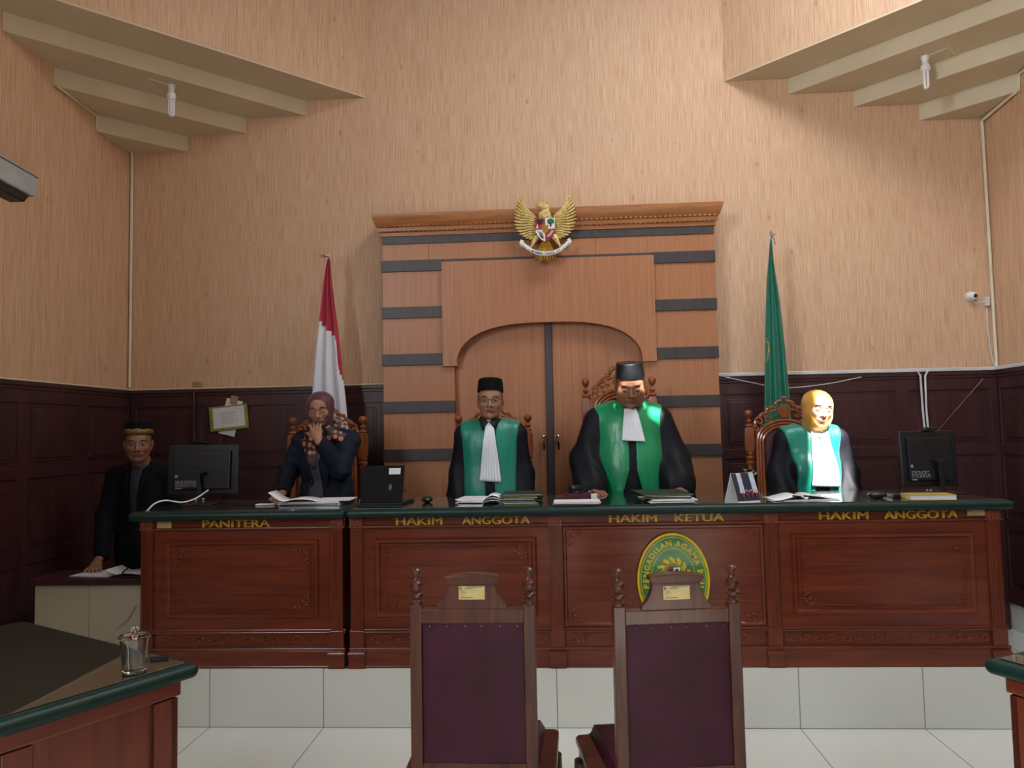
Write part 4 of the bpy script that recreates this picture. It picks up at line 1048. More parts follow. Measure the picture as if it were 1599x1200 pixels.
# maroon ledger, papers, gavel-like stamp holder, tissue
p = dk(900, 790)
mb = MB(); sheets(mb, p.x, p.y+.02, DZ+.0065, .235, .13, .014, 0, 4, .008, 9); o = obj('paper_stack', mb, 'paper', origin=(p.x, p.y, DZ+.006), smooth=False, weld=False); tag(o, 'white papers on a maroon folder at the front edge before stout judge', 'papers')
o = obj('maroon_folder', MB().box(-.12, .12, -.07, .09, 0, .006, T=TR(p.x, p.y+.02, DZ, .02)), 'folmaroon', origin=(p.x, p.y, DZ), smooth=False, bevel=.001); tag(o, 'thin maroon folder under white papers at the bench front edge', 'folder')
p = dk(908, 784)
t = thing('stamp_box', 'small maroon box by the stout judge hand, black gavel block on it', 'box', (p.x, p.y+.16, DZ))
obj('box', MB().box(p.x-.075, p.x+.065, p.y+.10, p.y+.20, DZ, DZ+.035), 'folmaroon', t, smooth=False, bevel=.004)
t = thing('gavel_block', 'black round gavel head resting on the small maroon box', 'gavel', (p.x-.045, p.y+.15, DZ+.036))
gx, gy, gz = p.x-.030, p.y+.15, DZ+.0355
obj('gavel_head', MB().lathe([(.002, 0), (.038, 0), (.040, .006), (.036, .012), (.040, .018), (.040, .034), (.036, .042), (.002, .044)], (gx, gy, gz), 22), 'plastic', t)
o = obj('tissue_pack', MB().box(p.x+.055, p.x+.088, p.y+.055, p.y+.09, DZ, DZ+.035), 'paper', origin=(p.x, p.y, DZ), bevel=.004); tag(o, 'small white box beside the maroon stamp box', 'box')
# tent calendar
t = thing('desk_calendar', 'tent-shaped desk calendar with dark blue bands and group photo on bench', 'calendar', (1.13, 4.05, DZ))
A0, A1, A2 = dk(1134, 785), at(1153, 786, z=DZ), at(1189, 784, z=DZ)
apexz = .145
def P3(u, v, d=0):  # front face: u along its foot, v up toward the ridge
    f0 = Vector((A1.x, A1.y, DZ)); f1 = Vector((A2.x, A2.y+.02, DZ)); b0 = f0+Vector((-.050, .085, 0))
    ridge0 = (f0+b0)/2+Vector((0, 0, apexz)); n = (f1-f0)
    nr = Vector((.3, -.95, .3)).normalized()
    return f0+n*u+(ridge0-f0)*v+nr*d
f0 = Vector((A1.x, A1.y, DZ)); b0 = f0+Vector((-.050, .085, 0)); n_ = Vector((A2.x, A2.y+.02, DZ))-f0; rg = (f0+b0)/2+Vector((0, 0, apexz))
mb = MB(); mb.add([f0, f0+n_, rg+n_, rg], [(0, 1, 2, 3)]); mb.add([b0, b0+n_, rg+n_, rg], [(0, 1, 2, 3)]); mb.add([f0, f0+n_, b0+n_, b0], [(0, 1, 2, 3)])
card = obj('card_stand', mb, 'white', t, solid=.003, smooth=False)
mb = MB()
for (u0, u1, v0, v1, mi) in ((.0, .22, .05, 1, 0), (.22, .42, .3, 1, 1), (.42, .78, .25, 1, 0), (.78, 1, .3, 1, 1), (.22, 1, .05, .3, 0)):
    mb.add([P3(u0, v0, .003), P3(u1, v0, .003), P3(u1, v1, .003), P3(u0, v1, .003)], [(0, 1, 2, 3)], mi)
obj('calendar_sheet', mb, ['calblue', 'callight'], card, smooth=False, weld=False)
mb = MB(); rnd = random.Random(9)
for i in range(8):
    u = .2+.1*i; c = P3(u, .36+.04*(i % 2), .0045); mb.ell(c, (.004, .001, .005), n=8, m=4, mi=0); c = P3(u, .22, .004); mb.ell(c, (.007, .001, .016), n=8, m=4, mi=1+i % 2)
obj('group_photo', mb, ['paperp', 'black', 'red'], card, smooth=False)
# open book and pens before the woman judge
p = dk(1255, 783)
mb = MB()
def pg(sg):
    def f(u, v): return (p.x+.02+sg*.165*u, p.y+.02+.22*v+.02*u*sg, DZ+.004+.022*math.sin(PI*min(1, u*1.15)**.6)*(1-.5*u))
    return f
mb.grid(pg(-1), 12, 2); mb.grid(pg(1), 12, 2)
mb.box(p.x-.145, p.x+.185, p.y+.015, p.y+.245, DZ, DZ+.003)
o = obj('open_book', mb, 'paper', origin=(p.x, p.y, DZ), solid=.004, weld=False); tag(o, 'open white book lying before the woman judge in yellow headscarf', 'book')
for k, (a, b) in enumerate((((1238, 775), (1250, 776)), ((1255, 775), (1270, 776)))):
    a = at(*a, z=DZ+.034); b = at(*b, z=DZ+.034)
    o = obj('pen', MB().tube([a, b], .004, 8), 'plastic', origin=tuple(a)); tag(o, 'black pen resting on the open book, %s one' % ('left' if k == 0 else 'right'), 'pen', 'pens on the open book')
p = dk(1374, 779)
o = obj('computer_mouse', MB().ell((p.x, p.y+.03, DZ+.017), (.05, .035, .017), n=14, m=8), 'plastic', origin=(p.x, p.y, DZ)); tag(o, 'black computer mouse left of the smaller monitor', 'mouse')
p = dk(1425, 776)
o = obj('keyboard', MB().box(-.17, .16, -.05, .06, 0, .018, T=TR(p.x+.04, p.y+.0, DZ, .06)), 'plastic', origin=(p.x, p.y, DZ), smooth=False, bevel=.004); tag(o, 'black keyboard lying in front of the smaller monitor', 'keyboard')
p = dk(1455, 789)
t = thing('hardback_book', 'thick pale book with yellow-brown cover at the right end of the bench', 'book', (p.x, p.y+.05, DZ))
T = TR(p.x, p.y+.035, DZ, -.12)
obj('cover', MB().box(-.11, .11, -.07, .07, 0, .003, T=T).box(-.11, .11, -.07, .07, .023, .026, T=T).box(-.11, -.107, -.07, .07, 0, .026, T=T), 'book', t, smooth=False)
obj('pages', MB().box(-.106, .108, -.068, .068, .003, .023, T=T), 'paper', t, smooth=False)

# ------------------------------------------------------------------ low tiled counter at left
t = thing('tiled_counter', 'low cream tiled counter with dark wooden top under the standing clerk', 'counter', (-2.75, 4.5, 0))
obj('tiled_body', MB().box(-3.08, -2.27, 4.35, 4.75-.12, 0, .652), 'cream', t, smooth=False)
obj('wooden_top', MB().box(-3.11, -2.27, 4.32, 4.63, .652, .690), 'wains', t, smooth=False, bevel=.004)
CT = .691
p = at(170, 893, z=CT)
mb = MB(); sheets(mb, -2.76, 4.47, CT, .26, .17, .006, -.12, 3, .01, 4); o = obj('paper_stack', mb, 'paper', origin=(-2.76, 4.47, CT), smooth=False, weld=False); tag(o, 'white papers under the hand of the man in dark suit', 'papers')
mb = MB(); curled(mb, -2.56, 4.45, CT+.012, .22, .16, -.05, .03); o = obj('rolled_paper', mb, 'paper', origin=(-2.56, 4.45, CT+.012), solid=.002); tag(o, 'curved white papers on the tiled counter beside the clerk desk', 'papers')
o = obj('black_cable', MB().tube([(-2.55, 4.40, CT+.045), (-2.555, 4.36, CT+.03), (-2.55, 4.335, CT+.006), (-2.50, 4.34, CT+.006), (-2.42, 4.36, CT+.006)], .005, 7), 'plastic', origin=(-2.5, 4.35, CT)); tag(o, 'short black cable on the tiled counter over papers', 'cable')
o = obj('grey_wire', MB().tube([at(180, 985, y=4.345), at(200, 968, y=4.343), at(213, 945, y=4.343)], .002, 6), 'greyplastic', origin=tuple(at(195, 968, y=4.345))); tag(o, 'thin grey wire hanging across the cream tiled counter', 'wire')

# ------------------------------------------------------------------ things on the walls
def conduit(label, pts, r=.011, mat='conduit', group=None):
    o = obj('cable_conduit', MB().tube(pts, r, 8), mat, origin=tuple(pts[0])); tag(o, label, 'conduit', group); return o
conduit('cream cable conduit running down the left corner of the room', [(XL+.018, YB-.46, 3.80), (XL+.018, YB-.03, 3.80), (XL+.02, YB-.02, 3.77), (XL+.02, YB-.02, 1.9)])
conduit('cream cable conduit running down near the right corner of the room', [(XR-.02, YB-.44, 3.79), (XR-.025, YB-.03, 3.76), (XR-.02, YB-.02, 3.72), (XR-.02, YB-.02, 1.9)])
conduit('cream cable conduit stepping up the left soffits', [(XL+.015, YB-.48, 3.80), (XL+.015, YB-.485, 3.90), (XL+.02, YB-.94, 3.915)], .009)
conduit('cream cable conduit stepping up the right soffits', [(XR-.015, YB-.47, 3.80), (XR-.015, YB-.485, 3.90), (XR-.02, YB-.94, 3.915)], .009)
o = obj('cable_trunking', MB().box(1.20, XR-.03, YB-.052, YB-.02, DADO+.001, DADO+.028), 'trunk', origin=(2.2, YB-.03, DADO), smooth=False, bevel=.005); tag(o, 'white cable trunking along the top of the wainscot right of backdrop', 'trunking')
o = obj('cable_trunking', MB().box(XR-.055, XR-.02, 3.5, YB-.04, DADO+.001, DADO+.028), 'trunk', origin=(XR-.03, 4.5, DADO), smooth=False, bevel=.005); tag(o, 'white cable trunking along the wainscot top of the right wall', 'trunking')
o = obj('cable_trunking', MB().box(XL+.02, -1.29, YB-.045, YB-.02, DADO+.001, DADO+.012), 'conduit', origin=(-2.3, YB-.03, DADO), smooth=False, bevel=.003); tag(o, 'thin cream strip on top of wainscot left of backdrop', 'trunking')
o = obj('cable_trunking', MB().box(XL+.02, XL+.045, 2.5, YB-.045, DADO+.001, DADO+.012), 'conduit', origin=(XL+.03, 4.5, DADO), smooth=False, bevel=.003); tag(o, 'thin cream strip on top of the left wall wainscot', 'trunking')
p = at(1440, 585, y=YB-.05)
for k, d in enumerate((-.012, .014)):
    o = obj('cable', MB().tube([(p.x+d*3, YB-.055, DADO+.01), (p.x+d*1.3, YB-.055, DADO-.03), (p.x+d, YB-.055, 1.6), (p.x+d*.9+.01, YB-.055, 1.35), (p.x+d, YB-.055, 1.20)], .0075, 8), 'trunk', origin=(p.x, YB-.05, 1.5)); tag(o, 'white cable dropping from the trunking behind small monitor, %s of two' % ('left' if k == 0 else 'right'), 'cable', 'white cables behind the small monitor')
a, b, c = at(1128, 588, y=YB-.06), at(1225, 606, y=YB-.06), at(1345, 589, y=YB-.06)
o = obj('sagging_cable', MB().tube(smooth_path([a, at(1170, 597, y=YB-.06), b, at(1290, 600, y=YB-.06), c]), .0035, 6), 'trunk', origin=tuple(b)); tag(o, 'thin white cable sagging behind the green flag', 'cable')
a = at(1535, 592, y=YB-.05); b = at(1462, 676, y=YB-.05)
o = obj('brown_wire', MB().tube([a, b], .003, 6), 'brass', origin=tuple(a)); tag(o, 'thin brown wire slanting down toward the small monitor', 'wire')
# maroon conduit with elbow on the left wainscot
a, b, c = at(303, 612, y=YB-.04), at(303, 690, y=YB-.04), at(326, 692, y=YB-.04)
o = obj('wall_pipe', MB().tube([a, b+Vector((0, 0, .01)), b+Vector((.01, 0, 0)), c], .011, 8), 'wiremar', origin=tuple(a)); tag(o, 'dark maroon pipe with elbow on the wainscot above large monitor', 'pipe')
o = obj('junction_box', MB().box(a.x-.015, a.x+.045, YB-.045, YB-.0, DADO+.012, DADO+.06), 'tape', origin=(a.x, YB-.02, DADO+.03), bevel=.006); tag(o, 'small grey junction knob at the wainscot top above the pipe', 'junction box')
# clipboard / notices
t = thing('notice_folder', 'tilted yellow-green plastic folder with white notice on the left wainscot', 'notice', (-2.53, YB-.03, 1.64))
T = Matrix.Translation((-2.535, YB-.046, 1.648)) @ Matrix.Rotation(math.radians(-5), 4, 'Y')
mb = MB().box(-.155, .150, -.003, .003, -.095, .095, T=T); fo_ = obj('plastic_folder', mb, 'olive', t, smooth=False, bevel=.002)
obj('notice_sheet', MB().box(-.125, .125, -.006, -.0035, -.075, .082, T=T), 'paper', fo_, smooth=False)
mb = MB()
for k in range(6): mb.box(-.07, .07-.03*(k % 2), -.0065, -.006, .04-.016*k, .043-.016*k, T=T)
obj('faint_print', mb, 'ink', fo_, smooth=False)
T2 = Matrix.Translation((-2.52, YB-.037, 1.70)) @ Matrix.Rotation(math.radians(14), 4, 'Y')
obj('back_sheet', MB().box(-.06, .07, -.002, .002, -.19, .09, T=T2), 'paper', t, smooth=False)
obj('tape_strip', MB().box(-.03, .03, -.004, .0, .05, .12, T=T2), 'tape', t, smooth=False)
# security cameras
c = at(1519, 462, y=YB-.04)
t = thing('dome_camera', 'small white dome security camera high on the wall near right corner', 'security camera', (c.x, YB-.01, c.z))
T = Matrix.Translation((c.x, YB, c.z)) @ Matrix.Rotation(math.radians(90), 4, 'X')
obj('housing', MB().lathe([(.02, 0), (.035, .0), (.037, .012), (.030, .03), (.026, .032)], (0, 0, 0), 24, T=T).ell((c.x, YB-.035, c.z), (.036, .030, .031)), 'white', t)
obj('lens', MB().ell((c.x+.008, YB-.061, c.z-.003), (.015, .008, .015)), 'black', t)
o = obj('camera_wire', MB().tube([(c.x, YB-.012, c.z-.033), (c.x+.03, YB-.012, c.z-.05), (c.x+.08, YB-.012, c.z-.045), (c.x+.11, YB-.012, c.z-.035)], .004, 6).box(c.x+.095, c.x+.125, YB-.03, YB, c.z-.075, c.z-.01), 'trunk', t)
conduit('thin white cable hanging beside the right corner conduit', [(XR-.06, YB-.012, 2.34), (XR-.065, YB-.012, 2.2), (XR-.05, YB-.012, 2.0), (XR-.03, YB-.015, 1.9)], .005, 'trunk')
t = thing('bullet_camera', 'grey-white box camera jutting in from the left wall at frame edge', 'security camera', (-3.2, 3.75, 2.95))
A = at(-20, 262, x=-3.0); B = at(43, 296, x=-3.0); dv = (B-A).normalized()
ax = dv; up = Vector((0, 0, 1)); sd = ax.cross(up).normalized(); up = sd.cross(ax)
o_ = B
T = Matrix(((ax.x, sd.x, up.x, o_.x), (ax.y, sd.y, up.y, o_.y), (ax.z, sd.z, up.z, o_.z), (0, 0, 0, 1)))
obj('housing', MB().prism([(-.55, -.055), (-.01, -.055), (.02, .03), (-.01, .065), (-.55, .065)], -.06, .06, 'XZ', T=T), 'greyplastic', t, smooth=False, bevel=.010)
obj('sun_shield', MB().box(-.55, .005, -.066, .066, .066, .072, T=T), 'greyplastic', t, smooth=False, bevel=.002)
obj('dark_underside', MB().prism([(-.50, -.056), (-.04, -.056), (-.075, -.105), (-.50, -.105)], -.045, .045, 'XZ', T=T), 'black', t, smooth=False, bevel=.006)
q = T @ Vector((-.40, 0, 0))
obj('wall_bracket', MB().tube([q, (XL+.01, q.y, q.z+.05)], .02, 10).box(XL, XL+.015, q.y-.05, q.y+.05, q.z, q.z+.1), 'greyplastic', t)
# spiral lamps under the soffits
def lamp(label, px, py, x_in, sgn, tip):
    z0 = 4.040
    c = at(px, py, z=z0)
    t = thing('fluorescent_lamp', label, 'lamp', (c.x, c.y, z0), group='lamps under the soffits')
    obj('lamp_holder', MB().lathe([(.004, 0), (.026, 0), (.026, -.018), (.020, -.03), (.020, -.05), (.004, -.05)], (c.x, c.y, z0), 20), 'white', t)
    obj('lamp_base', MB().lathe([(.004, 0), (.019, 0), (.021, -.012), (.030, -.022), (.031, -.05), (.027, -.062), (.004, -.064)], (c.x, c.y, z0-.045), 20), 'white', t)
    mb = MB(); z1 = z0-.105
    for k in range(4):
        a = PI/2*k+.4; x, y = c.x+.015*math.cos(a), c.y+.015*math.sin(a)
        mb.tube([(x, y, z1), (x, y, z1-.11), (c.x+.006*math.cos(a), c.y+.006*math.sin(a), z1-.122)], .0085, 8)
    obj('glass_tubes', mb, 'bulb', t)
    w_ = obj('lamp_wire', MB().tube([(c.x, c.y, z0-.003), (c.x-sgn*.10, c.y-.12, z0-.004), (c.x-sgn*.42, c.y+.22, z0-.004)], .004, 6), 'conduit', t)
lamp('compact fluorescent lamp under the left stepped soffit', 268, 133, 0, 1, 0)
lamp('compact fluorescent lamp under the right stepped soffit', 1444, 88, 0, -1, 0)

# ------------------------------------------------------------------ figures: smooth implicit surfaces turned into meshes
def axis(lo, hi, fine, h, H):
    out = [lo]
    while out[-1] < hi:
        p = out[-1]; st = h if any(a <= p+1e-9 < b for a, b in fine) else H
        for a, b in fine:
            if p < a < p+st: st = a-p
        out.append(p+max(st, h*.5))
    return np.array(out, np.float32)
class Fld:
    def __init__(s, ax, ay, az):
        s.a = (ax, ay, az); s.F = np.full((len(ax), len(ay), len(az)), .08, np.float32)
    def like(s): return Fld(*s.a)
    def _sl(s, lo, hi):
        sl = tuple(slice(max(0, int(np.searchsorted(s.a[i], lo[i]))), max(1, int(np.searchsorted(s.a[i], hi[i])))) for i in range(3))
        return sl, s.a[0][sl[0]][:, None, None], s.a[1][sl[1]][None, :, None], s.a[2][sl[2]][None, None, :]
    def add(s, pr, k=.01, op='u'):
        fn, lo, hi = pr; m = k+.03
        sl, X, Y, Z = s._sl([v-m for v in lo], [v+m for v in hi])
        if s.F[sl].size == 0: return s
        d = fn(X, Y, Z).astype(np.float32); a = s.F[sl]
        if op == 'u':
            h = np.clip(.5+.5*(a-d)/k, 0, 1) if k > 0 else (d < a)*1.0
            s.F[sl] = a+(d-a)*h-k*h*(1-h)
        else:
            h = np.clip(.5-.5*(a+d)/k, 0, 1)
            s.F[sl] = a+(-d-a)*h+k*h*(1-h)
        return s
    def full(s): return s.a[0][:, None, None], s.a[1][None, :, None], s.a[2][None, None, :]
    def front(s, x, z, y0=None):
        i = int(np.clip(np.searchsorted(s.a[0], x), 1, len(s.a[0])-1)); k = int(np.clip(np.searchsorted(s.a[2], z), 1, len(s.a[2])-1))
        fx = (x-s.a[0][i-1])/(s.a[0][i]-s.a[0][i-1]); fz = (z-s.a[2][k-1])/(s.a[2][k]-s.a[2][k-1])
        c = (s.F[i-1, :, k-1]*(1-fx)+s.F[i, :, k-1]*fx)*(1-fz)+(s.F[i-1, :, k]*(1-fx)+s.F[i, :, k]*fx)*fz
        for j in range(1, len(c)):
            if c[j] < 0: return float(s.a[1][j-1]+(s.a[1][j]-s.a[1][j-1])*c[j-1]/(c[j-1]-c[j]))
        return float(y0 if y0 is not None else s.a[1][-1])
    def mesh(s):
        F = s.F; S = F < 0; ax, ay, az = s.a
        C = sum(S[i:F.shape[0]-1+i, j:F.shape[1]-1+j, k:F.shape[2]-1+k].astype(np.int8) for i in (0, 1) for j in (0, 1) for k in (0, 1))
        I, J, K_ = np.nonzero((C > 0) & (C < 8)); n = len(I)
        idx = np.full(C.shape, -1, np.int32); idx[I, J, K_] = np.arange(n)
        acc = np.zeros((n, 3)); cnt = np.zeros(n)
        for ea in range(3):
            o1, o2 = [q for q in range(3) if q != ea]
            for u in (0, 1):
                for v in (0, 1):
                    p = [I.copy(), J.copy(), K_.copy()]; p[o1] = p[o1]+u; p[o2] = p[o2]+v
                    q = [c.copy() for c in p]; q[ea] = q[ea]+1
                    f0 = F[tuple(p)]; f1 = F[tuple(q)]; m = (f0 < 0) != (f1 < 0)
                    t = np.where(m, f0/np.where(m, f0-f1, 1), 0)
                    for w_ in range(3):
                        A = s.a[w_]; c0 = A[p[w_]]; c1 = A[q[w_]]
                        acc[:, w_] += np.where(m, c0+(c1-c0)*t, 0)
                    cnt += m
        V = acc/cnt[:, None]; Q = []
        for ea in range(3):
            o1, o2 = [(1, 2), (2, 0), (0, 1)][ea]
            sl0 = [slice(None)]*3; sl1 = [slice(None)]*3; sl0[ea] = slice(0, -1); sl1[ea] = slice(1, None)
            A = S[tuple(sl0)]; B = S[tuple(sl1)]
            P = list(np.nonzero(A != B))
            ok = (P[o1] > 0) & (P[o2] > 0) & (P[o1] < F.shape[o1]-1) & (P[o2] < F.shape[o2]-1)
            P = [p[ok] for p in P]
            inside = A[tuple(P)]
            def g(a, b):
                q = [p.copy() for p in P]; q[o1] = q[o1]-a; q[o2] = q[o2]-b; return idx[tuple(q)]
            q4 = np.stack([g(1, 1), g(0, 1), g(0, 0), g(1, 0)], 1)
            q4[~inside] = q4[~inside][:, ::-1]; Q.append(q4)
        Q = np.concatenate(Q); Q = Q[(Q >= 0).all(1)]
        return V, Q
def fobj(name, fld, mat, parent, colfn=None, keep=None, relax=0):
    V, Q = fld.mesh()
    if relax:
        A = np.concatenate([Q[:, i] for i in range(4)]*2); B = np.concatenate([Q[:, (i+1) % 4] for i in range(4)]+[Q[:, (i-1) % 4] for i in range(4)])
        cnt = np.bincount(A, minlength=len(V))[:, None]
        for _ in range(relax):
            S = np.stack([np.bincount(A, weights=V[B, i], minlength=len(V)) for i in range(3)], 1); V = V*.4+.6*S/np.maximum(cnt, 1)
    if keep is not None:      # drop stray islands outside the wanted height
        m = keep(V); q = m[Q].all(1); Q = Q[q]
        used = np.zeros(len(V), bool); used[Q.ravel()] = True; mp = np.cumsum(used)-1; V = V[used]; Q = mp[Q]
    off = worldloc(parent); me = bpy.data.meshes.new(name)
    me.vertices.add(len(V)); me.vertices.foreach_set('co', (V-np.array(off)).astype(np.float32).ravel())
    me.loops.add(4*len(Q)); me.loops.foreach_set('vertex_index', Q.astype(np.int32).ravel())
    me.polygons.add(len(Q)); me.polygons.foreach_set('loop_start', np.arange(0, 4*len(Q), 4, dtype=np.int32))
    me.update(calc_edges=True); me.validate()
    me.polygons.foreach_set('use_smooth', np.ones(len(me.polygons), bool))
    if colfn is not None:
        at_ = me.color_attributes.new('Col', 'FLOAT_COLOR', 'POINT'); c = np.ones((len(V), 4), np.float32); c[:, :3] = colfn(V)
        at_.data.foreach_set('color', c.ravel())
    me.materials.append(M[mat] if isinstance(mat, str) else mat)
    o = bpy.data.objects.new(name, me); COL.objects.link(o); o.parent = parent
    return o
V3 = lambda *a: np.array(a, float)
def rc(a, b, ra, rb=None, fl=(1, 1, 1)):
    a = np.asarray(a, float); b = np.asarray(b, float); rb = ra if rb is None else rb; S = np.array(fl, float)
    a2, b2 = a/S, b/S; ba = b2-a2; L = max(1e-12, ba@ba); mn = min(fl)
    def fn(X, Y, Z):
        x, y, z = X/S[0]-a2[0], Y/S[1]-a2[1], Z/S[2]-a2[2]
        h = np.clip((x*ba[0]+y*ba[1]+z*ba[2])/L, 0, 1)
        return (np.sqrt((x-ba[0]*h)**2+(y-ba[1]*h)**2+(z-ba[2]*h)**2)-(ra+(rb-ra)*h))*(mn if mn < 1 else 1)
    r = max(ra, rb)*S
    return fn, np.minimum(a, b)-r, np.maximum(a, b)+r
def el(c, r, R=None):
    c = np.asarray(c, float); r = np.asarray(r, float); R = np.eye(3) if R is None else R
    def fn(X, Y, Z):
        x, y, z = X-c[0], Y-c[1], Z-c[2]
        p = [(x*R[0, i]+y*R[1, i]+z*R[2, i]) for i in range(3)]
        k0 = np.sqrt(sum((p[i]/r[i])**2 for i in range(3))); k1 = np.sqrt(sum((p[i]/r[i]**2)**2 for i in range(3)))+1e-9
        return k0*(k0-1)/k1
    m = max(r); return fn, c-m, c+m
def box_(lo, hi):
    lo = np.asarray(lo, float); hi = np.asarray(hi, float)
    def fn(X, Y, Z): return np.maximum(np.maximum(np.maximum(lo[0]-X, X-hi[0]), np.maximum(lo[1]-Y, Y-hi[1])), np.maximum(lo[2]-Z, Z-hi[2]))
    return fn, lo, hi
def rot(yaw=0, pitch=0, roll=0):
    y, p, r = map(math.radians, (yaw, pitch, roll))
    Rz = np.array([[math.cos(y), -math.sin(y), 0], [math.sin(y), math.cos(y), 0], [0, 0, 1]])
    Rx = np.array([[1, 0, 0], [0, math.cos(p), -math.sin(p)], [0, math.sin(p), math.cos(p)]])
    Ry = np.array([[math.cos(r), 0, math.sin(r)], [0, 1, 0], [-math.sin(r), 0, math.cos(r)]])
    return Rz @ Rx @ Ry
class Head:
    def __init__(s, c, s_=1, yaw=0, pitch=0, roll=0, fat=0, female=False, wd=1.06): s.c = V3(*c); s.s = s_; s.sv = V3(s_*wd, s_, s_); s.R = rot(yaw, pitch, roll); s.fat = fat; s.fem = female
    def P(s, x, y, z): return s.c+s.R @ (V3(x, y, z)*s.sv)
    def E(s, c, r): return el(s.P(*c), V3(*r)*s.sv, s.R)
    def C(s, a, b, ra, rb=None): return rc(s.P(*a), s.P(*b), ra*s.s, (ra if rb is None else rb)*s.s)
    def loc(s, V): return ((V-s.c) @ s.R)/s.sv
    def build(s, F, open_eyes):
        f = s.fat
        F.add(s.E((0, .014, .034), (.0735, .092, .072)), .01)
        F.add(s.E((0, -.018, -.008), (.065+f*.5, .072, .076)), .02)
        F.add(s.E((0, -.034, .040), (.058, .052, .044)), .02)
        F.add(s.E((0, -.030+f*.2, -.055), (.050+f, .054, .056)), .025)
        F.add(s.E((0, -.064, -.098), (.020+f*.4, .018, .016)), .02)
        for q in (-1, 1):
            F.add(s.C((q*(.058+f*.6), .012, -.035), (q*(.026+f), -.045, -.092), .015), .02)
            F.add(s.E((q*(.040+f*.4), -.060, -.022), (.022+f*.4, .020, .021+f*.4)), .02)
            if f: F.add(s.E((q*(.046+f*.5), -.040, -.058), (.024, .026, .028)), .02)
        F.add(s.C((-.036, -.074, .024), (0, -.083, .019), .010), .010); F.add(s.C((.036, -.074, .024), (0, -.083, .019), .010), .010)
        for q in (-1, 1):
            F.add(s.E((q*.031, -.100, .000), (.0185, .018, .0115)), .010, 's')
            F.add(s.E((q*.031, -.0765, .000), (.0150, .0115, .0105) if not open_eyes else (.015, .009, .0100)), .004)
            if open_eyes:
                F.add(s.C((q*.019, -.0865, .003), (q*.031, -.0895, .0070), .0030), .003); F.add(s.C((q*.031, -.0895, .0070), (q*.044, -.083, .003), .0030), .003)
                F.add(s.C((q*.019, -.085, -.004), (q*.031, -.087, -.0078), .0025), .003); F.add(s.C((q*.031, -.087, -.0078), (q*.043, -.081, -.004), .0025), .003)
        w = .0 if s.fem else .002
        F.add(s.C((0, -.084, .014), (0, -.104, -.030), .0065+w*.5, .0095+w), .008)
        F.add(s.E((0, -.103, -.034), (.0115+w, .0105, .0085)), .006)
        for q in (-1, 1):
            F.add(s.E((q*(.0135+w), -.093, -.037), (.0085+w, .0100, .0078)), .005)
            F.add(s.E((q*.006, -.102, -.045), (.0032, .004, .003)), .003, 's')
        F.add(s.E((0, -.081, -.062), (.026, .014, .016)), .010)
        F.add(s.E((0, -.0905, -.0575), (.0205, .0070, .0042)), .004)
        F.add(s.E((0, -.0900, -.0668), (.0185, .0075, .0050)), .004)
        F.add(s.C((-.020, -.093, -.0620), (.020, -.093, -.0620), .0016), .004, 's')
        F.add(s.E((0, -.088, -.078), (.014, .006, .004)), .006, 's')
        for q in (-1, 1):
            Re = s.R @ rot(q*18, 0, 0)
            F.add(el(s.P(q*(.076+f*.3), .014, -.006), V3(.0085, .018, .030)*s.s, Re), .008)
            F.add(el(s.P(q*(.086+f*.3), .006, -.002), V3(.005, .009, .016)*s.s, Re), .004, 's')
    def color(s, base, lip):
        base = np.array(rgb(base)[:3]); lip = np.array(rgb(lip)[:3])
        def fn(V):
            L = s.loc(V); x, y, z = L.T; out = np.tile(base, (len(V), 1)).astype(float)
            d = (x/.0225)**2+((z+.0625)/.0115)**2
            w = np.clip((1.15-d)/.3, 0, 1)*(y < -.07)
            out = out*(1-w[:, None])+lip*w[:, None]
            return out
        return fn
    def parts(s, parent, open_eyes, brow='hair', glasses=False):
        P = lambda *a: Vector(s.P(*a))
        for q in (-1, 1):
            arc = [(q*.014, -.0870, .0235), (q*.022, -.0885, .0262), (q*.033, -.0865, .0275), (q*.043, -.0800, .0258), (q*.051, -.0700, .0220)]
            obj('eyebrow', MB().tube([P(*a) for a in arc], [.0030*s.s, .0042*s.s, .0040*s.s, .0032*s.s, .0014*s.s], 6), 'hair', parent)
            if open_eyes:
                e = obj('eye', MB().ell(P(q*.031, -.0775, 0), tuple(V3(.0128, .0128, .0125)*s.s), T=Matrix(s.R.tolist()), n=16, m=12), 'eye', parent)
                obj('iris', MB().ell(P(q*.031, -.0893, .0005), tuple(V3(.0058, .0020, .0058)*s.s), T=Matrix(s.R.tolist()), n=12, m=8), 'iris', e)
                obj('eyelashes', MB().tube([P(q*.018, -.0880, .0025), P(q*.026, -.0918, .0062), P(q*.036, -.0905, .0060), P(q*.0450, -.0835, .0015)], .0013*s.s, 5), 'hair', parent)
            else:
                obj('eyelashes', MB().tube([P(q*.0175, -.0840, -.0040), P(q*.025, -.0880, -.0085), P(q*.036, -.0880, -.0088), P(q*.0455, -.0805, -.0045)], [.0010*s.s, .0017*s.s, .0018*s.s, .0010*s.s], 5), 'hair', parent)
        if glasses:
            mb = MB()
            for q in (-1, 1):
                pts = []
                for i in range(20):
                    a = 2*PI*i/20; x = q*.0315+.0225*math.copysign(abs(math.cos(a))**.8, math.cos(a)); z = .000+.0145*math.copysign(abs(math.sin(a))**.8, math.sin(a)); pts.append(P(x, -.0985+.10*abs(x)**1.3*.6, z))
                mb.tube(pts, .0012, 5, closed=True)
                mb.tube([P(q*.054, -.092, .006), P(q*.070, -.070, .006), P(q*.079, -.03, .004), P(q*.081, .005, .004)], .0013, 5)
            mb.tube([P(-.0095, -.0985, .004), P(0, -.101, .006), P(.0095, -.0985, .004)], .0013, 5)
            obj('glasses', mb, 'black', parent)
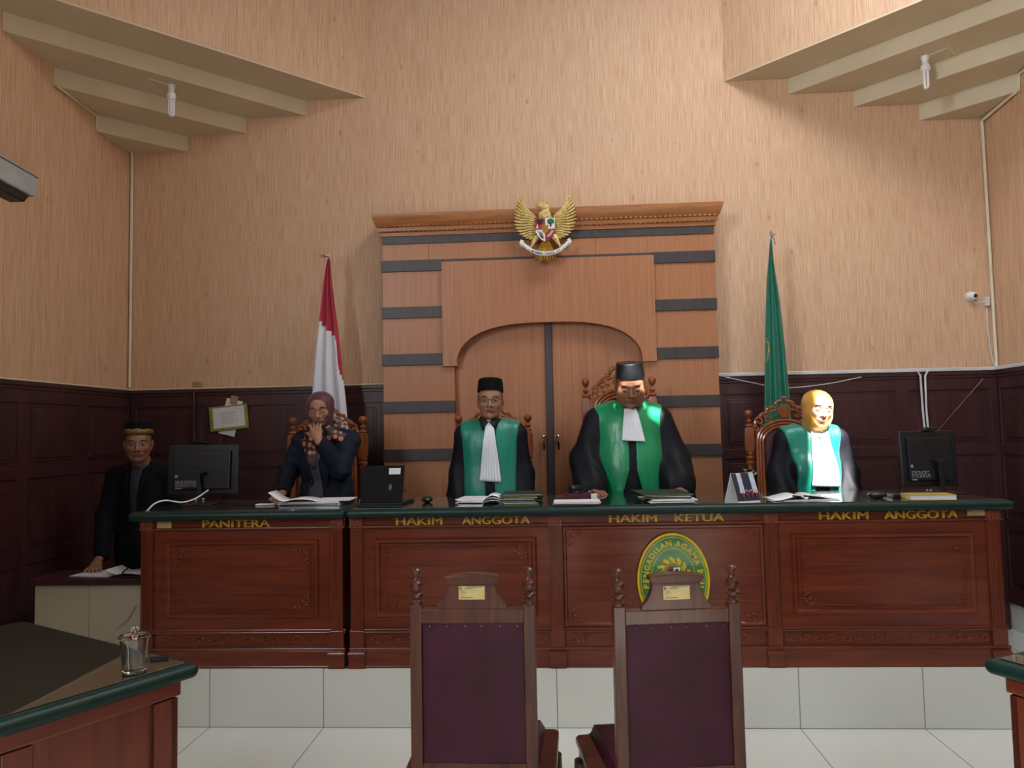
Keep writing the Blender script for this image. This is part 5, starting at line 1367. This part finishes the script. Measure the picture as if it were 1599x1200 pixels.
    def cap(s, parent, mat, h=.085, band=None, zf=.058, zb=.040):
        mb = MB(); n = 40; rings = []
        prof = [(0, 1.00), (.25, .995), (.6, .965), (.88, .93), (.95, .915), (1.0, .89), (1.01, .80), (.99, .55), (.975, .2)]
        for (t, sc) in prof:
            for j in range(n):
                a = 2*PI*j/n; cx, cy = math.cos(a), math.sin(a)
                x = .0795*sc*cx; y = .010+.1*sc*cy
                base = zf+(zb-zf)*(cy+1)/2
                pk = .006*max(0, 1-abs(cx)*1.6) if t > .9 else 0
                z = base+h*t-(.0+pk*.0)
                if t >= 1.0: z -= .004*(1-sc)
                mb.v.append(tuple(s.P(x, y, z)))
        k = len(prof)
        for i in range(k-1):
            for j in range(n): mb.f.append((i*n+j, i*n+(j+1) % n, (i+1)*n+(j+1) % n, (i+1)*n+j)); mb.mi.append(0)
        mb.f.append(tuple((k-1)*n+j for j in range(n))); mb.mi.append(0)
        c = obj('peci_cap', mb, mat, parent, angle=50)
        if band:
            mb = MB()
            for t, sc in ((.0, 1.012), (.42, 1.002)):
                for j in range(n):
                    a = 2*PI*j/n; cx, cy = math.cos(a), math.sin(a); mb.v.append(tuple(s.P(.0795*sc*cx, .010+.1*sc*cy, zf+(zb-zf)*(cy+1)/2+h*t+.003*math.cos(8*a)*(t > .1))))
            for j in range(n): mb.f.append((j, (j+1) % n, n+(j+1) % n, n+j)); mb.mi.append(0)
            obj('gold_band', mb, band, c, solid=.001)
    def hairline(s, parent):
        F = Fld(*(axis(s.c[i]-.12, s.c[i]+.13, [], .004, .005) for i in range(3)))
        F.add(s.E((0, .020, .030), (.0765, .092, .076)), .005)
        F.add(box_((-9, -9, -9), (9, 9, -8)), .001)
        X, Y, Z = F.full(); R = s.R
        lx = ((X-s.c[0])*R[0, 0]+(Y-s.c[1])*R[1, 0]+(Z-s.c[2])*R[2, 0])/s.s
        ly = ((X-s.c[0])*R[0, 1]+(Y-s.c[1])*R[1, 1]+(Z-s.c[2])*R[2, 1])/s.s
        lz = ((X-s.c[0])*R[0, 2]+(Y-s.c[1])*R[1, 2]+(Z-s.c[2])*R[2, 2])/s.s
        cut = np.maximum(-.018-ly-(lz-.02)*.25, -.028-lz)        # keep behind the temples, above the nape
        F.F = np.maximum(F.F, cut*.9).astype(np.float32)
        fobj('hair', F, 'hair', parent)
def hand(F, w, d, n, side, curl=(.3, .35, .3), s=1.0, spread=.06, thumb=.7):
    """palm and five fingers; w wrist, d pointing direction, n where the palm faces, side +1/-1 picks the thumb side"""
    w = V3(*w); d = V3(*d); d /= np.linalg.norm(d); n = V3(*n); n -= d*(n@d); n /= np.linalg.norm(n); t = np.cross(d, n)*side
    kn = []
    for i, o in enumerate((.030, .0105, -.0095, -.029)):
        k = w+d*(.088-.004*abs(i-1)-.003*(i == 3))*s+t*o*s; kn.append(k)
        F.add(rc(w+t*o*.55*s+d*.012*s, k, .0135*s, .0098*s), .010)
    F.add(rc(w+t*.016*s+d*.018*s+n*.006*s, w+t*.028*s+d*.045*s+n*.008*s, .014*s, .012*s), .010)
    F.add(rc(w-d*.03*s, w+d*.02*s, .023*s, .021*s, ), .012)
    for i, L in enumerate((.070, .078, .073, .057)):
        p = kn[i]; an = 0; sp = (1.5-i)*spread
        dd = d*math.cos(sp)+t*math.sin(sp); rr = (.0084, .0086, .0082, .0072)[i]*s
        for j, fr_ in enumerate((.44, .30, .26)):
            an += curl[j]*(1+.12*i); q = p+(dd*math.cos(an)+n*math.sin(an))*L*fr_*s
            F.add(rc(p, q, rr*(1-.10*j), rr*(.92-.10*j)), .0025); p = q
    p = w+t*.026*s+d*.030*s+n*.006*s; dd = d*.65+t*thumb+n*.25; dd /= np.linalg.norm(dd)
    q = p+dd*.036*s; F.add(rc(p, q, .0115*s, .0098*s), .008)
    dd2 = dd+d*.35-t*.15; dd2 /= np.linalg.norm(dd2); F.add(rc(q, q+dd2*.028*s, .0095*s, .0078*s), .003)
def limb(F, pts, rs, k=.015):
    for i in range(len(pts)-1): F.add(rc(pts[i], pts[i+1], rs[i], rs[i+1]), k)
def patch(parent, name, F, fn, nu, nv, mat, off=.006, wav=0, nw=6, solid=.002, mfn=None, y0=None):
    mb = MB()
    def g(u, v):
        x, z = fn(u, v); y = F.front(x, z, y0)-off-wav*(.5+.5*math.sin(u*2*PI*nw))*min(1, v*3)
        return (x, y, z)
    mb.grid(g, nu, nv, mfn=mfn); return obj(name, mb, mat, parent, solid=solid, angle=80)

M['skin'] = attrmat('skin', .48)
def person_base(label, x, y, zf, group=None): return thing('person', label, 'person', (x, y, zf), group=group)
def body_core(F, x, y, zf, zs, hw, stout=0, neck=None, arms=None):
    """trunk, legs and feet under the clothes; zs shoulder height"""
    H = zs-zf; hip = zf+H*.60; kn = zf+H*.32
    F.add(rc((x, y, zs-.09), (x, y, zs-.26), .13+stout, .115+stout, (1, .68, 1)), .03)
    F.add(rc((x-hw+.02, y, zs-.015), (x+hw-.02, y, zs-.015), .045), .03)
    F.add(rc((x, y, zs-.26), (x, y, hip), .115+stout, .14+stout*.8, (1, .72, 1)), .03)
    for q in (-1, 1):
        F.add(rc((x+q*.085, y, hip-.02), (x+q*.09, y-.01, kn), .082, .054), .03)
        F.add(rc((x+q*.09, y-.01, kn), (x+q*.095, y+.015, zf+.09), .052, .036), .02)
        F.add(rc((x+q*.095, y+.02, zf+.045), (x+q*.105, y-.14, zf+.028), .040, .027), .02)
    if neck is not None:
        F.add(rc(neck[0], neck[1], .054, .056), .02); F.add(rc(neck[1], (x-hw*.6, y+.005, zs), .045, .04), .03); F.add(rc(neck[1], (x+hw*.6, y+.005, zs), .045, .04), .03)
DESK = box_((-2.3, 3.0, .2), (2.3, 4.607, 1.1125))
def cuff(F, e, w, off=0):
    e = V3(*e); w = V3(*w); d = (w-e)/np.linalg.norm(w-e); p = w+d*off
    fn = lambda X, Y, Z: np.maximum(-((X-p[0])*d[0]+(Y-p[1])*d[1]+(Z-p[2])*d[2]), np.sqrt((X-p[0])**2+(Y-p[1])**2+(Z-p[2])**2)-.075)
    F.add((fn, p-.075, p+.075), .003, 's')
def folds(F, x, y, A, zt, f=60, ph=0):
    X, Y, Z = F.full()
    w = np.clip((zt-Z)/.35, .12, 1)
    F.F = (F.F+A*w*(np.sin(f*(X-x)+3.2*np.sin(5*Z+ph))+.7*np.sin(85*(Y-y)+31*(X-x)+2*np.sin(7*Z)+ph))*.5).astype(np.float32)

def judge(label, x, y, zf, zs, hw, head, skin, lip, arms, silk, robe=dict(), jab=None, opening=None, female=False, openeyes=False, glasses=False, cap=None, panel=None, collar='gblack', hands=None, slr=None, fat=0, depth=.64, tors=.185):
    t = person_base(label, x, y, zf)
    H = head
    ft = float(H.c[1]); fx = float(H.c[0]); fz = float(H.c[2])
    hx = [(min(h['w'][0] for h in hands)-.10, min(h['w'][0] for h in hands)+.12)] if hands else []
    ax = axis(x-.42, x+.42, [(fx-.10, fx+.10)]+hx, .0027, .008)
    ay = axis(4.38 if hands else y-.30, y+.30, [(ft-.125, ft+.02)]+([(4.44, 4.62)] if hands else []), .0027, .008)
    az = axis(zf-.02, fz+.16, [(fz-.14, fz+.09)]+([(1.08, 1.20)] if hands else []), .0027, .010)
    F = Fld(ax, ay, az)
    body_core(F, x, y, zf, zs, hw, fat, (H.P(0, .018, -.06), (x, y+.01, zs+.015)))
    for a in arms: limb(F, a, [.048, .038, .025], .02)
    H.build(F, openeyes)
    if hands:
        for h in hands: hand(F, **h)
    for i, a in enumerate(arms):
        if not hands or i >= len(hands): hand(F, a[2], V3(*a[2])-V3(*a[1]), (0, 1, 0), 1 if a[2][0] < x else -1)
    fobj('body', F, 'skin', t, H.color(skin, lip))
    H.parts(t, openeyes, glasses=glasses)
    if not female: H.hairline(t)
    # robe
    gx = axis(x-.50, x+.50, [], .006, .0065); gy = axis(y-.36, y+.33, [], .006, .0065); gz = axis(zf-.01, zs+.16, [(1.02, zs+.14)], .0065, .012)
    T = Fld(gx, gy, gz)
    T.add(rc((x, y, zs-.11), (x, y, 1.08), tors, tors+.012, (1, depth, 1)), .03)
    T.add(rc((x-hw*.92, y+.005, zs-.010), (x+hw*.92, y+.005, zs-.010), .060+fat*.3), .05)
    T.add(rc((x, y+.015, zs+.030), (x-hw, y+.005, zs-.005), .058+fat*.3, .052), .04); T.add(rc((x, y+.015, zs+.030), (x+hw, y+.005, zs-.005), .058+fat*.3, .052), .04)
    if fat: T.add(el((x, y-.055, 1.22), (tors*.85, .15, .24)), .08)
    if female: 
        T.add(el((x-.07, y-.085, zs-.20), (.07, .055, .075)), .06); T.add(el((x+.07, y-.085, zs-.20), (.07, .055, .075)), .06)
    T.add(rc((x, y-.005, 1.10), (x, y, zf+.03), tors+.012, tors+.05, (1, depth, 1)), .05)
    G = T.like(); G.F = T.F.copy()
    for i, a in enumerate(arms):
        r = slr[i]; S_ = [V3(*p) for p in a]; end = S_[2]+ (S_[2]-S_[1])*(.0)
        limb(G, [S_[0], S_[1], end], [r[0], r[1], r[2]], .035)
        G.add(rc(S_[1]-V3(0, 0, .02), end-V3(0, 0, .05), r[1]*.9, r[2]*.95), .04)
    folds(G, x, y, .012, zs-.03)
    # hollow cuff mouth and neck hole
    G.add(rc(H.P(0, .0, -.10), (x, y-.015, zs+.05), .058, .052), .006, 's')
    G.add(DESK, .006, 's')
    g = fobj('black_robe', G, 'gblack', t, relax=3)
    # green panel lies on the trunk of the robe
    folds(T, x, y, .004, zs-.1, 40, 1)
    X, Y, Z = T.full()
    Pn = T.like(); zz = np.asarray(Z, float)
    wl = np.interp(zz, panel['z'], panel['l']); wr = np.interp(zz, panel['z'], panel['r'])
    reg = np.maximum(wl-X, X-wr)
    nk = .0; d_n = panel['neck']-np.sqrt((X-x)**2+(Y-(y+.01))**2+((Z-(zs+.075))*.55)**2)
    op = np.interp(zz, opening['z'], opening['w']); oc = np.interp(zz, opening['z'], opening['c'])
    reg = np.maximum(reg, np.where((Y < y), op-np.abs(X-oc), -1))
    reg = np.maximum(reg, d_n)
    Pn.F = np.maximum(np.maximum(T.F-.012, reg), 1.02-Z+0*X).astype(np.float32)
    Pn.add(DESK, .004, 's')
    fobj('green_panel', Pn, silk, t, relax=3)
    # jabot: pleated white bib
    T.F -= .012
    def jf(u, v):
        z = jab['z0']+(jab['z1']-jab['z0'])*v; w_ = jab['w0']+(jab['w1']-jab['w0'])*v**.85; c = jab['x0']+(jab['x1']-jab['x0'])*v
        return (c+(u-.5)*2*w_, z-.010*(u-.5)*v)
    patch(t, 'white_jabot', T, jf, 64, 26, 'jabot', off=.012, wav=.0035, nw=jab.get('n', 7), solid=.0015, y0=y-.10)
    mb = MB()
    for i in range(4):
        z = jab['z1']-.035-i*.045; cxx = float(np.interp(z, opening['z'], opening['c']))
        if z > 1.13: mb.ell((cxx, T.front(cxx, z)+.010, z), (.005, .003, .005), n=8, m=5)
    if mb.v: obj('robe_button', mb, 'plastic', g, weld=False)
    if cap: H.cap(t, **cap)
    return t, T, G, H

# judge with glasses
x, y = -.416, 4.76
H = Head((-.409, 4.715, 1.688), .97, yaw=3, pitch=-1, roll=1)
sh = lambda q, dx=0: (x+q*.165, y, 1.475)
t, T, G, H = judge('person in black robe with teal green front, glasses and black cap, standing left of centre', x, y, PLAT_Z, 1.495, .160, H, '9E7058', '8A5147',
    [[(x-.165, y, 1.475), (x-.190, y+.01, 1.235), (x-.20, y-.06, 1.00)], [(x+.165, y, 1.475), (x+.190, y+.01, 1.235), (x+.20, y-.06, 1.00)]], 'gsilk2',
    jab=dict(z0=1.575, z1=1.197, w0=.018, w1=.066, x0=-.412, x1=-.408), opening=dict(z=[1.0, 1.20, 1.25, 1.5, 1.6], w=[.032, .026, .03, .03, .03], c=[x+.005]*5),
    openeyes=True, glasses=True, cap=dict(mat='velvet', h=.080, zf=.070, zb=.050), panel=dict(z=[1.0, 1.25, 1.45, 1.55], l=[x-.155, x-.160, x-.172, x-.186], r=[x+.155, x+.160, x+.170, x+.186], neck=.088),
    slr=[(.060, .070, .085), (.060, .070, .085)])
mb = MB()
for q in (-1, 1): mb.add([(x+q*.004, y-.098, 1.560), (x+q*.052, y-.075, 1.600), (x+q*.062, y-.060, 1.565), (x+q*.040, y-.115, 1.510)], [(0, 1, 2, 3)])
obj('shirt_collar', mb, 'shirtdark', t, solid=.006)

# stout judge
x, y = .448, 4.815
H = Head((.458, 4.70, 1.758), 1.06, yaw=-3, pitch=17, roll=-1, fat=.014)
t, T, G, H = judge('stout person in black robe, bright green front and black cap, head bowed at centre', x, y, PLAT_Z, 1.575, .185, H, '8A5C45', '70433A',
    [[(x-.200, y-.01, 1.55), (x-.262, y-.03, 1.315), (.200, 4.62, 1.165)], [(x+.200, y-.01, 1.55), (x+.262, y-.03, 1.315), (.72, 4.66, 1.175)]], 'gsilk',
    jab=dict(z0=1.625, z1=1.425, w0=.035, w1=.070, x0=.452, x1=.462, n=8), opening=dict(z=[1.0, 1.12, 1.25, 1.42, 1.5, 1.7], w=[.075, .058, .022, .020, .03, .03], c=[.450, .450, .452, .455, .455, .455]),
    cap=dict(mat='capsatin', h=.088, zf=.062, zb=.045), panel=dict(z=[1.0, 1.15, 1.35, 1.52, 1.64], l=[.285, .262, .250, .245, .238], r=[.625, .640, .640, .650, .660], neck=.088),
    slr=[(.078, .100, .098), (.078, .100, .105)], fat=.035, depth=.72, tors=.215,
    hands=[dict(w=(.205, 4.595, 1.150), d=(.45, -.85, -.22), n=(0, -.2, -1), side=-1, curl=(.10, .25, .25), s=1.05), dict(w=(.715, 4.615, 1.150), d=(-.3, -.9, -.3), n=(0, -.2, -1), side=1, curl=(.2, .3, .3), s=1.05)])

# woman judge
x, y = 1.555, 4.78
H = Head((1.586, 4.715, 1.600), .95, yaw=6, pitch=8, roll=6, female=True)
t, T, G, H = judge('person in mustard headscarf and black robe with teal green front, sunlit at right', x, y, PLAT_Z, 1.425, .155, H, 'C69A80', 'B5786A',
    [[(x-.160, y, 1.41), (x-.195, y+.01, 1.20), (x-.185, y-.08, .99)], [(x+.165, y, 1.41), (x+.200, y+.01, 1.20), (x+.19, y-.08, .99)]], 'gsilk2',
    jab=dict(z0=1.475, z1=1.132, w0=.046, w1=.085, x0=1.580, x1=1.588, n=8), opening=dict(z=[1.0, 1.15, 1.25, 1.5, 1.6], w=[.05, .04, .03, .03, .03], c=[1.575]*5),
    female=True, panel=dict(z=[1.0, 1.25, 1.40, 1.50], l=[x-.115, x-.125, x-.158, x-.185], r=[x+.130, x+.135, x+.155, x+.170], neck=.082), slr=[(.056, .074, .085), (.056, .078, .088)], tors=.165)
def hijab(parent, H, mat, s0=1.0, drape=None, name='headscarf', wy=.066, wz=.086, bag=.0, neckto=None, neckr=.062):
    c = H.c
    F = Fld(axis(c[0]-.26, c[0]+.26, [], .0034, .0034), axis(c[1]-.22, c[1]+.24, [], .0034, .0034), axis(c[2]-(.42 if drape else .24), c[2]+.16, [], .0034, .0034))
    F.add(H.E((0, .018, .030), (.088, .104, .090)), .01)
    F.add(H.E((0, -.012, -.035), (.083, .088, .090)), .03)
    F.add(H.E((0, -.030, -.085), (.060, .065, .050)), .03)
    if neckto is not None: F.add(rc(H.P(0, .00, -.06), neckto, .070, neckr), .03)
    if drape: drape(F)
    X, Y, Z = F.full()
    F.F = (F.F+.0010*np.sin(70*(Z-c[2])+50*(X-c[0])+2*np.sin(25*(Y-c[1])))).astype(np.float32)
    # face opening
    R = H.R; s = H.s
    lx = ((X-c[0])*R[0, 0]+(Y-c[1])*R[1, 0]+(Z-c[2])*R[2, 0])/s; ly = ((X-c[0])*R[0, 1]+(Y-c[1])*R[1, 1]+(Z-c[2])*R[2, 1])/s; lz = ((X-c[0])*R[0, 2]+(Y-c[1])*R[1, 2]+(Z-c[2])*R[2, 2])/s
    ww = wy*(1-.30*np.clip((-.035-lz)/.07, 0, 1)); q = np.sqrt((lx/ww)**2+((lz+.020)/wz)**2)
    cut = np.maximum((q-1)*.05, ly+.030)
    B_ = -cut*s; h_ = np.clip(.5-.5*(F.F-B_)/.006, 0, 1); F.F = (F.F+(B_-F.F)*h_+.006*h_*(1-h_)).astype(np.float32)
    return fobj(name, F, mat, parent, relax=3), F
hijab(t, H, 'hijaby', neckto=(x, y-.005, 1.44), neckr=.066)
p = at(1285, 676, y=4.62); obj('brooch', MB().ell((p.x, 4.645, p.z), (.008, .005, .008), n=10, m=6), 'black', t)

# woman with maroon headscarf, hand at her mouth
x, y = -1.478, 4.80
H = Head((-1.487, 4.715, 1.662), .93, yaw=4, pitch=12, roll=-2, female=True)
t = person_base('person in maroon headscarf and navy blazer touching mouth with one hand, behind clerk desk', x, y, PLAT_Z)
ax = axis(x-.36, x+.34, [(-1.76, -1.64), (-1.60, -1.38)], .0027, .008); ay = axis(4.40, 5.08, [(4.44, 4.74)], .0027, .008); az = axis(PLAT_Z-.02, 1.83, [(1.09, 1.18), (1.38, 1.75)], .0027, .010)
F = Fld(ax, ay, az)
body_core(F, x, y, PLAT_Z, 1.475, .155, 0, (H.P(0, .018, -.06), (x, y+.01, 1.49)))
A1 = [(x-.160, y, 1.455), (-1.715, y-.02, 1.27), (-1.700, 4.64, 1.150)]
WR = (-1.448, 4.540, 1.478)
A2 = [(x+.160, y, 1.455), (-1.345, 4.66, 1.285), WR]
for a in (A1, A2): limb(F, a, [.046, .036, .023], .02)
H.build(F, False)
hand(F, (-1.700, 4.635, 1.148), (-.02, -.95, -.22), (0, -.1, -1), -1, curl=(.25, .45, .4), s=.92)
hand(F, WR, (-.30, .42, .86), (.0, 1, -.4), 1, curl=(.30, .30, .2), s=.92, spread=.10, thumb=.8)
fobj('body', F, 'skin', t, H.color('9C715C', '7E4A44'))
H.parts(t, False)
gx = axis(x-.40, x+.38, [], .006, .006); gy = axis(4.46, 5.06, [], .006, .0065); gz = axis(PLAT_Z+.02, 1.64, [(1.02, 1.62)], .006, .012)
G = Fld(gx, gy, gz)
G.add(rc((x, y, 1.37), (x, y, 1.08), .165, .158, (1, .66, 1)), .03); G.add(rc((x, y, 1.10), (x, y, .62), .158, .20, (1, .72, 1)), .04)
G.add(rc((x-.145, y+.005, 1.465), (x+.145, y+.005, 1.465), .058), .05); G.add(rc((x, y+.015, 1.50), (x-.155, y, 1.46), .055, .05), .04); G.add(rc((x, y+.015, 1.50), (x+.155, y, 1.46), .055, .05), .04)
for q in (-1, 1): G.add(el((x+q*.07, y-.085, 1.30), (.07, .055, .075)), .05)
S1 = Fld(gx, gy, gz); S1.F = G.F.copy()
limb(G, A1, [.062, .056, .046], .03)
limb(G, [A2[0], A2[1], V3(*WR)-(V3(*WR)-V3(*A2[1]))*.10], [.062, .062, .044], .03)
folds(G, x, y, .005, 1.50, 50, 2)
X, Y, Z = G.full(); G.F = (G.F+.003*np.sin(90*Z+50*X)*np.clip((np.abs(X-x)-.12)/.06, 0, 1)).astype(np.float32)
cuff(G, A2[1], WR, -.01)
cuff(G, A1[1], A1[2], .005)
G.add(rc(H.P(0, .0, -.10), (x, y-.015, 1.50), .056, .052), .006, 's')
G.add(DESK, .006, 's')
b = fobj('navy_blazer', G, 'navy', t, relax=3)
patch(t, 'grey_shirt', S1, lambda u, v: (x-.028+(u-.5)*(.03+.085*v), 1.38-.30*v), 10, 24, 'shirtgrey', off=.010, y0=y-.1)
patch(b, 'lapel', S1, lambda u, v: (x-.075-.02*u+.035*v, 1.42-.22*v-.03*u), 5, 14, 'navy', off=.013, solid=.004, y0=y-.1)
patch(b, 'lapel', S1, lambda u, v: (x+.045+.03*u-.03*v, 1.40-.20*v-.03*u), 5, 14, 'navy', off=.013, solid=.004, y0=y-.1)
obj('blazer_button', MB().ell((x-.055, S1.front(x-.055, 1.215)-.014, 1.215), (.009, .004, .009), n=10, m=6), 'plastic', b)
def dr(F):
    F.add(rc((x, y-.01, 1.52), (x, y-.02, 1.46), .085, .115, (1, .8, 1)), .04)
    F.add(rc((x+.06, y-.06, 1.50), (x+.12, y-.04, 1.475), .045, .040), .04)
    F.add(rc((x-.06, y-.06, 1.50), (x-.11, y-.03, 1.475), .045, .040), .04)
hj, HF = hijab(t, H, 'hijabm')
c_ = Fld(axis(x-.22, x+.22, [], .005, .005), axis(4.55, 4.98, [], .005, .005), axis(1.30, 1.62, [], .005, .005)); dr(c_)
c_.add(rc(H.P(0, .0, -.085), (x, y-.03, 1.50), .072, .10), .03)
X, Y, Z = c_.full(); c_.F = (c_.F+.004*np.sin(70*(X-x)+60*(Z-1.4))).astype(np.float32)
Rm = H.P(0, -.03, -.06); c_.add(el(Rm, (.062, .10, .05)), .004, 's')
c_.add(rc(WR, V3(*WR)+V3(-.03, .04, .09), .03, .04), .004, 's')
sc = fobj('polka_dot_scarf', c_, 'dots', t, relax=3)
for F_ in (S1,): F_.add(rc((x, y-.01, 1.52), (x, y-.02, 1.46), .085, .115, (1, .8, 1)), .04)
patch(sc, 'scarf_end', S1, lambda u, v: (x-.052+.02*v+(u-.5)*2*(.085*(1-v)**.8+.004), 1.475-.185*v), 16, 20, 'dots', off=.014, wav=.006, nw=2, solid=.003, y0=y-.12)

# man in dark suit at the low counter
x, y = -2.700, 4.84
H = Head((-2.704, 4.775, 1.465), 1.0, yaw=25, pitch=2, roll=0)
t = person_base('person in dark suit and gold-banded black cap standing in the dim left corner', x, y, 0)
ax = axis(x-.36, x+.36, [(-2.91, -2.77), (-2.80, -2.60)], .003, .009); ay = axis(4.40, 5.1, [(4.42, 4.60), (4.65, 4.80)], .003, .009); az = axis(-.02, 1.62, [(.68, .80), (1.33, 1.55)], .003, .010)
F = Fld(ax, ay, az)
body_core(F, x, y, 0, 1.275, .175, .005, (H.P(0, .018, -.06), (x, y+.01, 1.29)))
A1 = [(x-.185, y, 1.255), (-2.925, y-.05, 1.00), (-2.845, 4.60, .765)]; A2 = [(x+.185, y, 1.255), (x+.235, y-.03, .99), (x+.20, 4.66, .80)]
for a in (A1, A2): limb(F, a, [.048, .038, .025], .02)
H.build(F, True)
hand(F, (-2.845, 4.575, .748), (.35, -.80, -.35), (.2, -.3, -1), -1, curl=(.45, .6, .5), s=1.0)
hand(F, A2[2], (0, -.6, -.8), (0, 1, 0), 1)
fobj('body', F, 'skin', t, H.color('8C5F48', '74463A'))
H.parts(t, True); H.hairline(t); H.cap(t, 'velvet', h=.083, band='goldband', zf=.066, zb=.050)
CTR = box_((-3.2, 4.2, -.1), (-2.2, 4.64, .692))
G = Fld(axis(x-.42, x+.42, [], .007, .0075), axis(4.44, 5.16, [], .007, .0075), axis(.30, 1.42, [], .0075, .009))
G.add(rc((x, y, 1.17), (x, y, .80), .175, .172, (1, .66, 1)), .03); G.add(rc((x, y, .80), (x, y, .62), .172, .18, (1, .7, 1)), .04)
G.add(rc((x-.165, y+.005, 1.262), (x+.165, y+.005, 1.262), .058), .05)
for q in (-1, 1): G.add(rc((x, y+.015, 1.30), (x+q*.175, y, 1.262), .055, .05), .04)
S2 = Fld(*G.a); S2.F = G.F.copy()
limb(G, [A1[0], A1[1], V3(*A1[2])+V3(0, .02, .01)], [.064, .058, .045], .03); limb(G, A2, [.064, .058, .045], .03)
folds(G, x, y, .005, 1.25, 50, 1)
G.add(rc(H.P(0, .0, -.10), (x, y-.02, 1.30), .056, .050), .006, 's'); G.add(CTR, .006, 's')
cuff(G, A1[1], A1[2], .005)
b = fobj('dark_jacket', G, 'darksuit', t, relax=3)
patch(t, 'shirt', S2, lambda u, v: (x+.0+(u-.5)*(.075*(1-.6*v)), 1.315-.34*v), 8, 20, 'shirtdark', off=.008, y0=y-.08)
for q in (-1, 1): patch(b, 'lapel', S2, lambda u, v: (x+q*(.048-.028*v+.035*u*(1-v*.8)), 1.32-.30*v), 5, 14, 'darksuit', off=.012, solid=.004, y0=y-.08)
mb = MB()
for q in (-1, 1): mb.add([(x+q*.003, y-.085, 1.300), (x+q*.045, y-.07, 1.345), (x+q*.06, y-.05, 1.315), (x+q*.035, y-.095, 1.265)], [(0, 1, 2, 3)])
obj('shirt_collar', mb, 'shirtgrey', t, solid=.006)
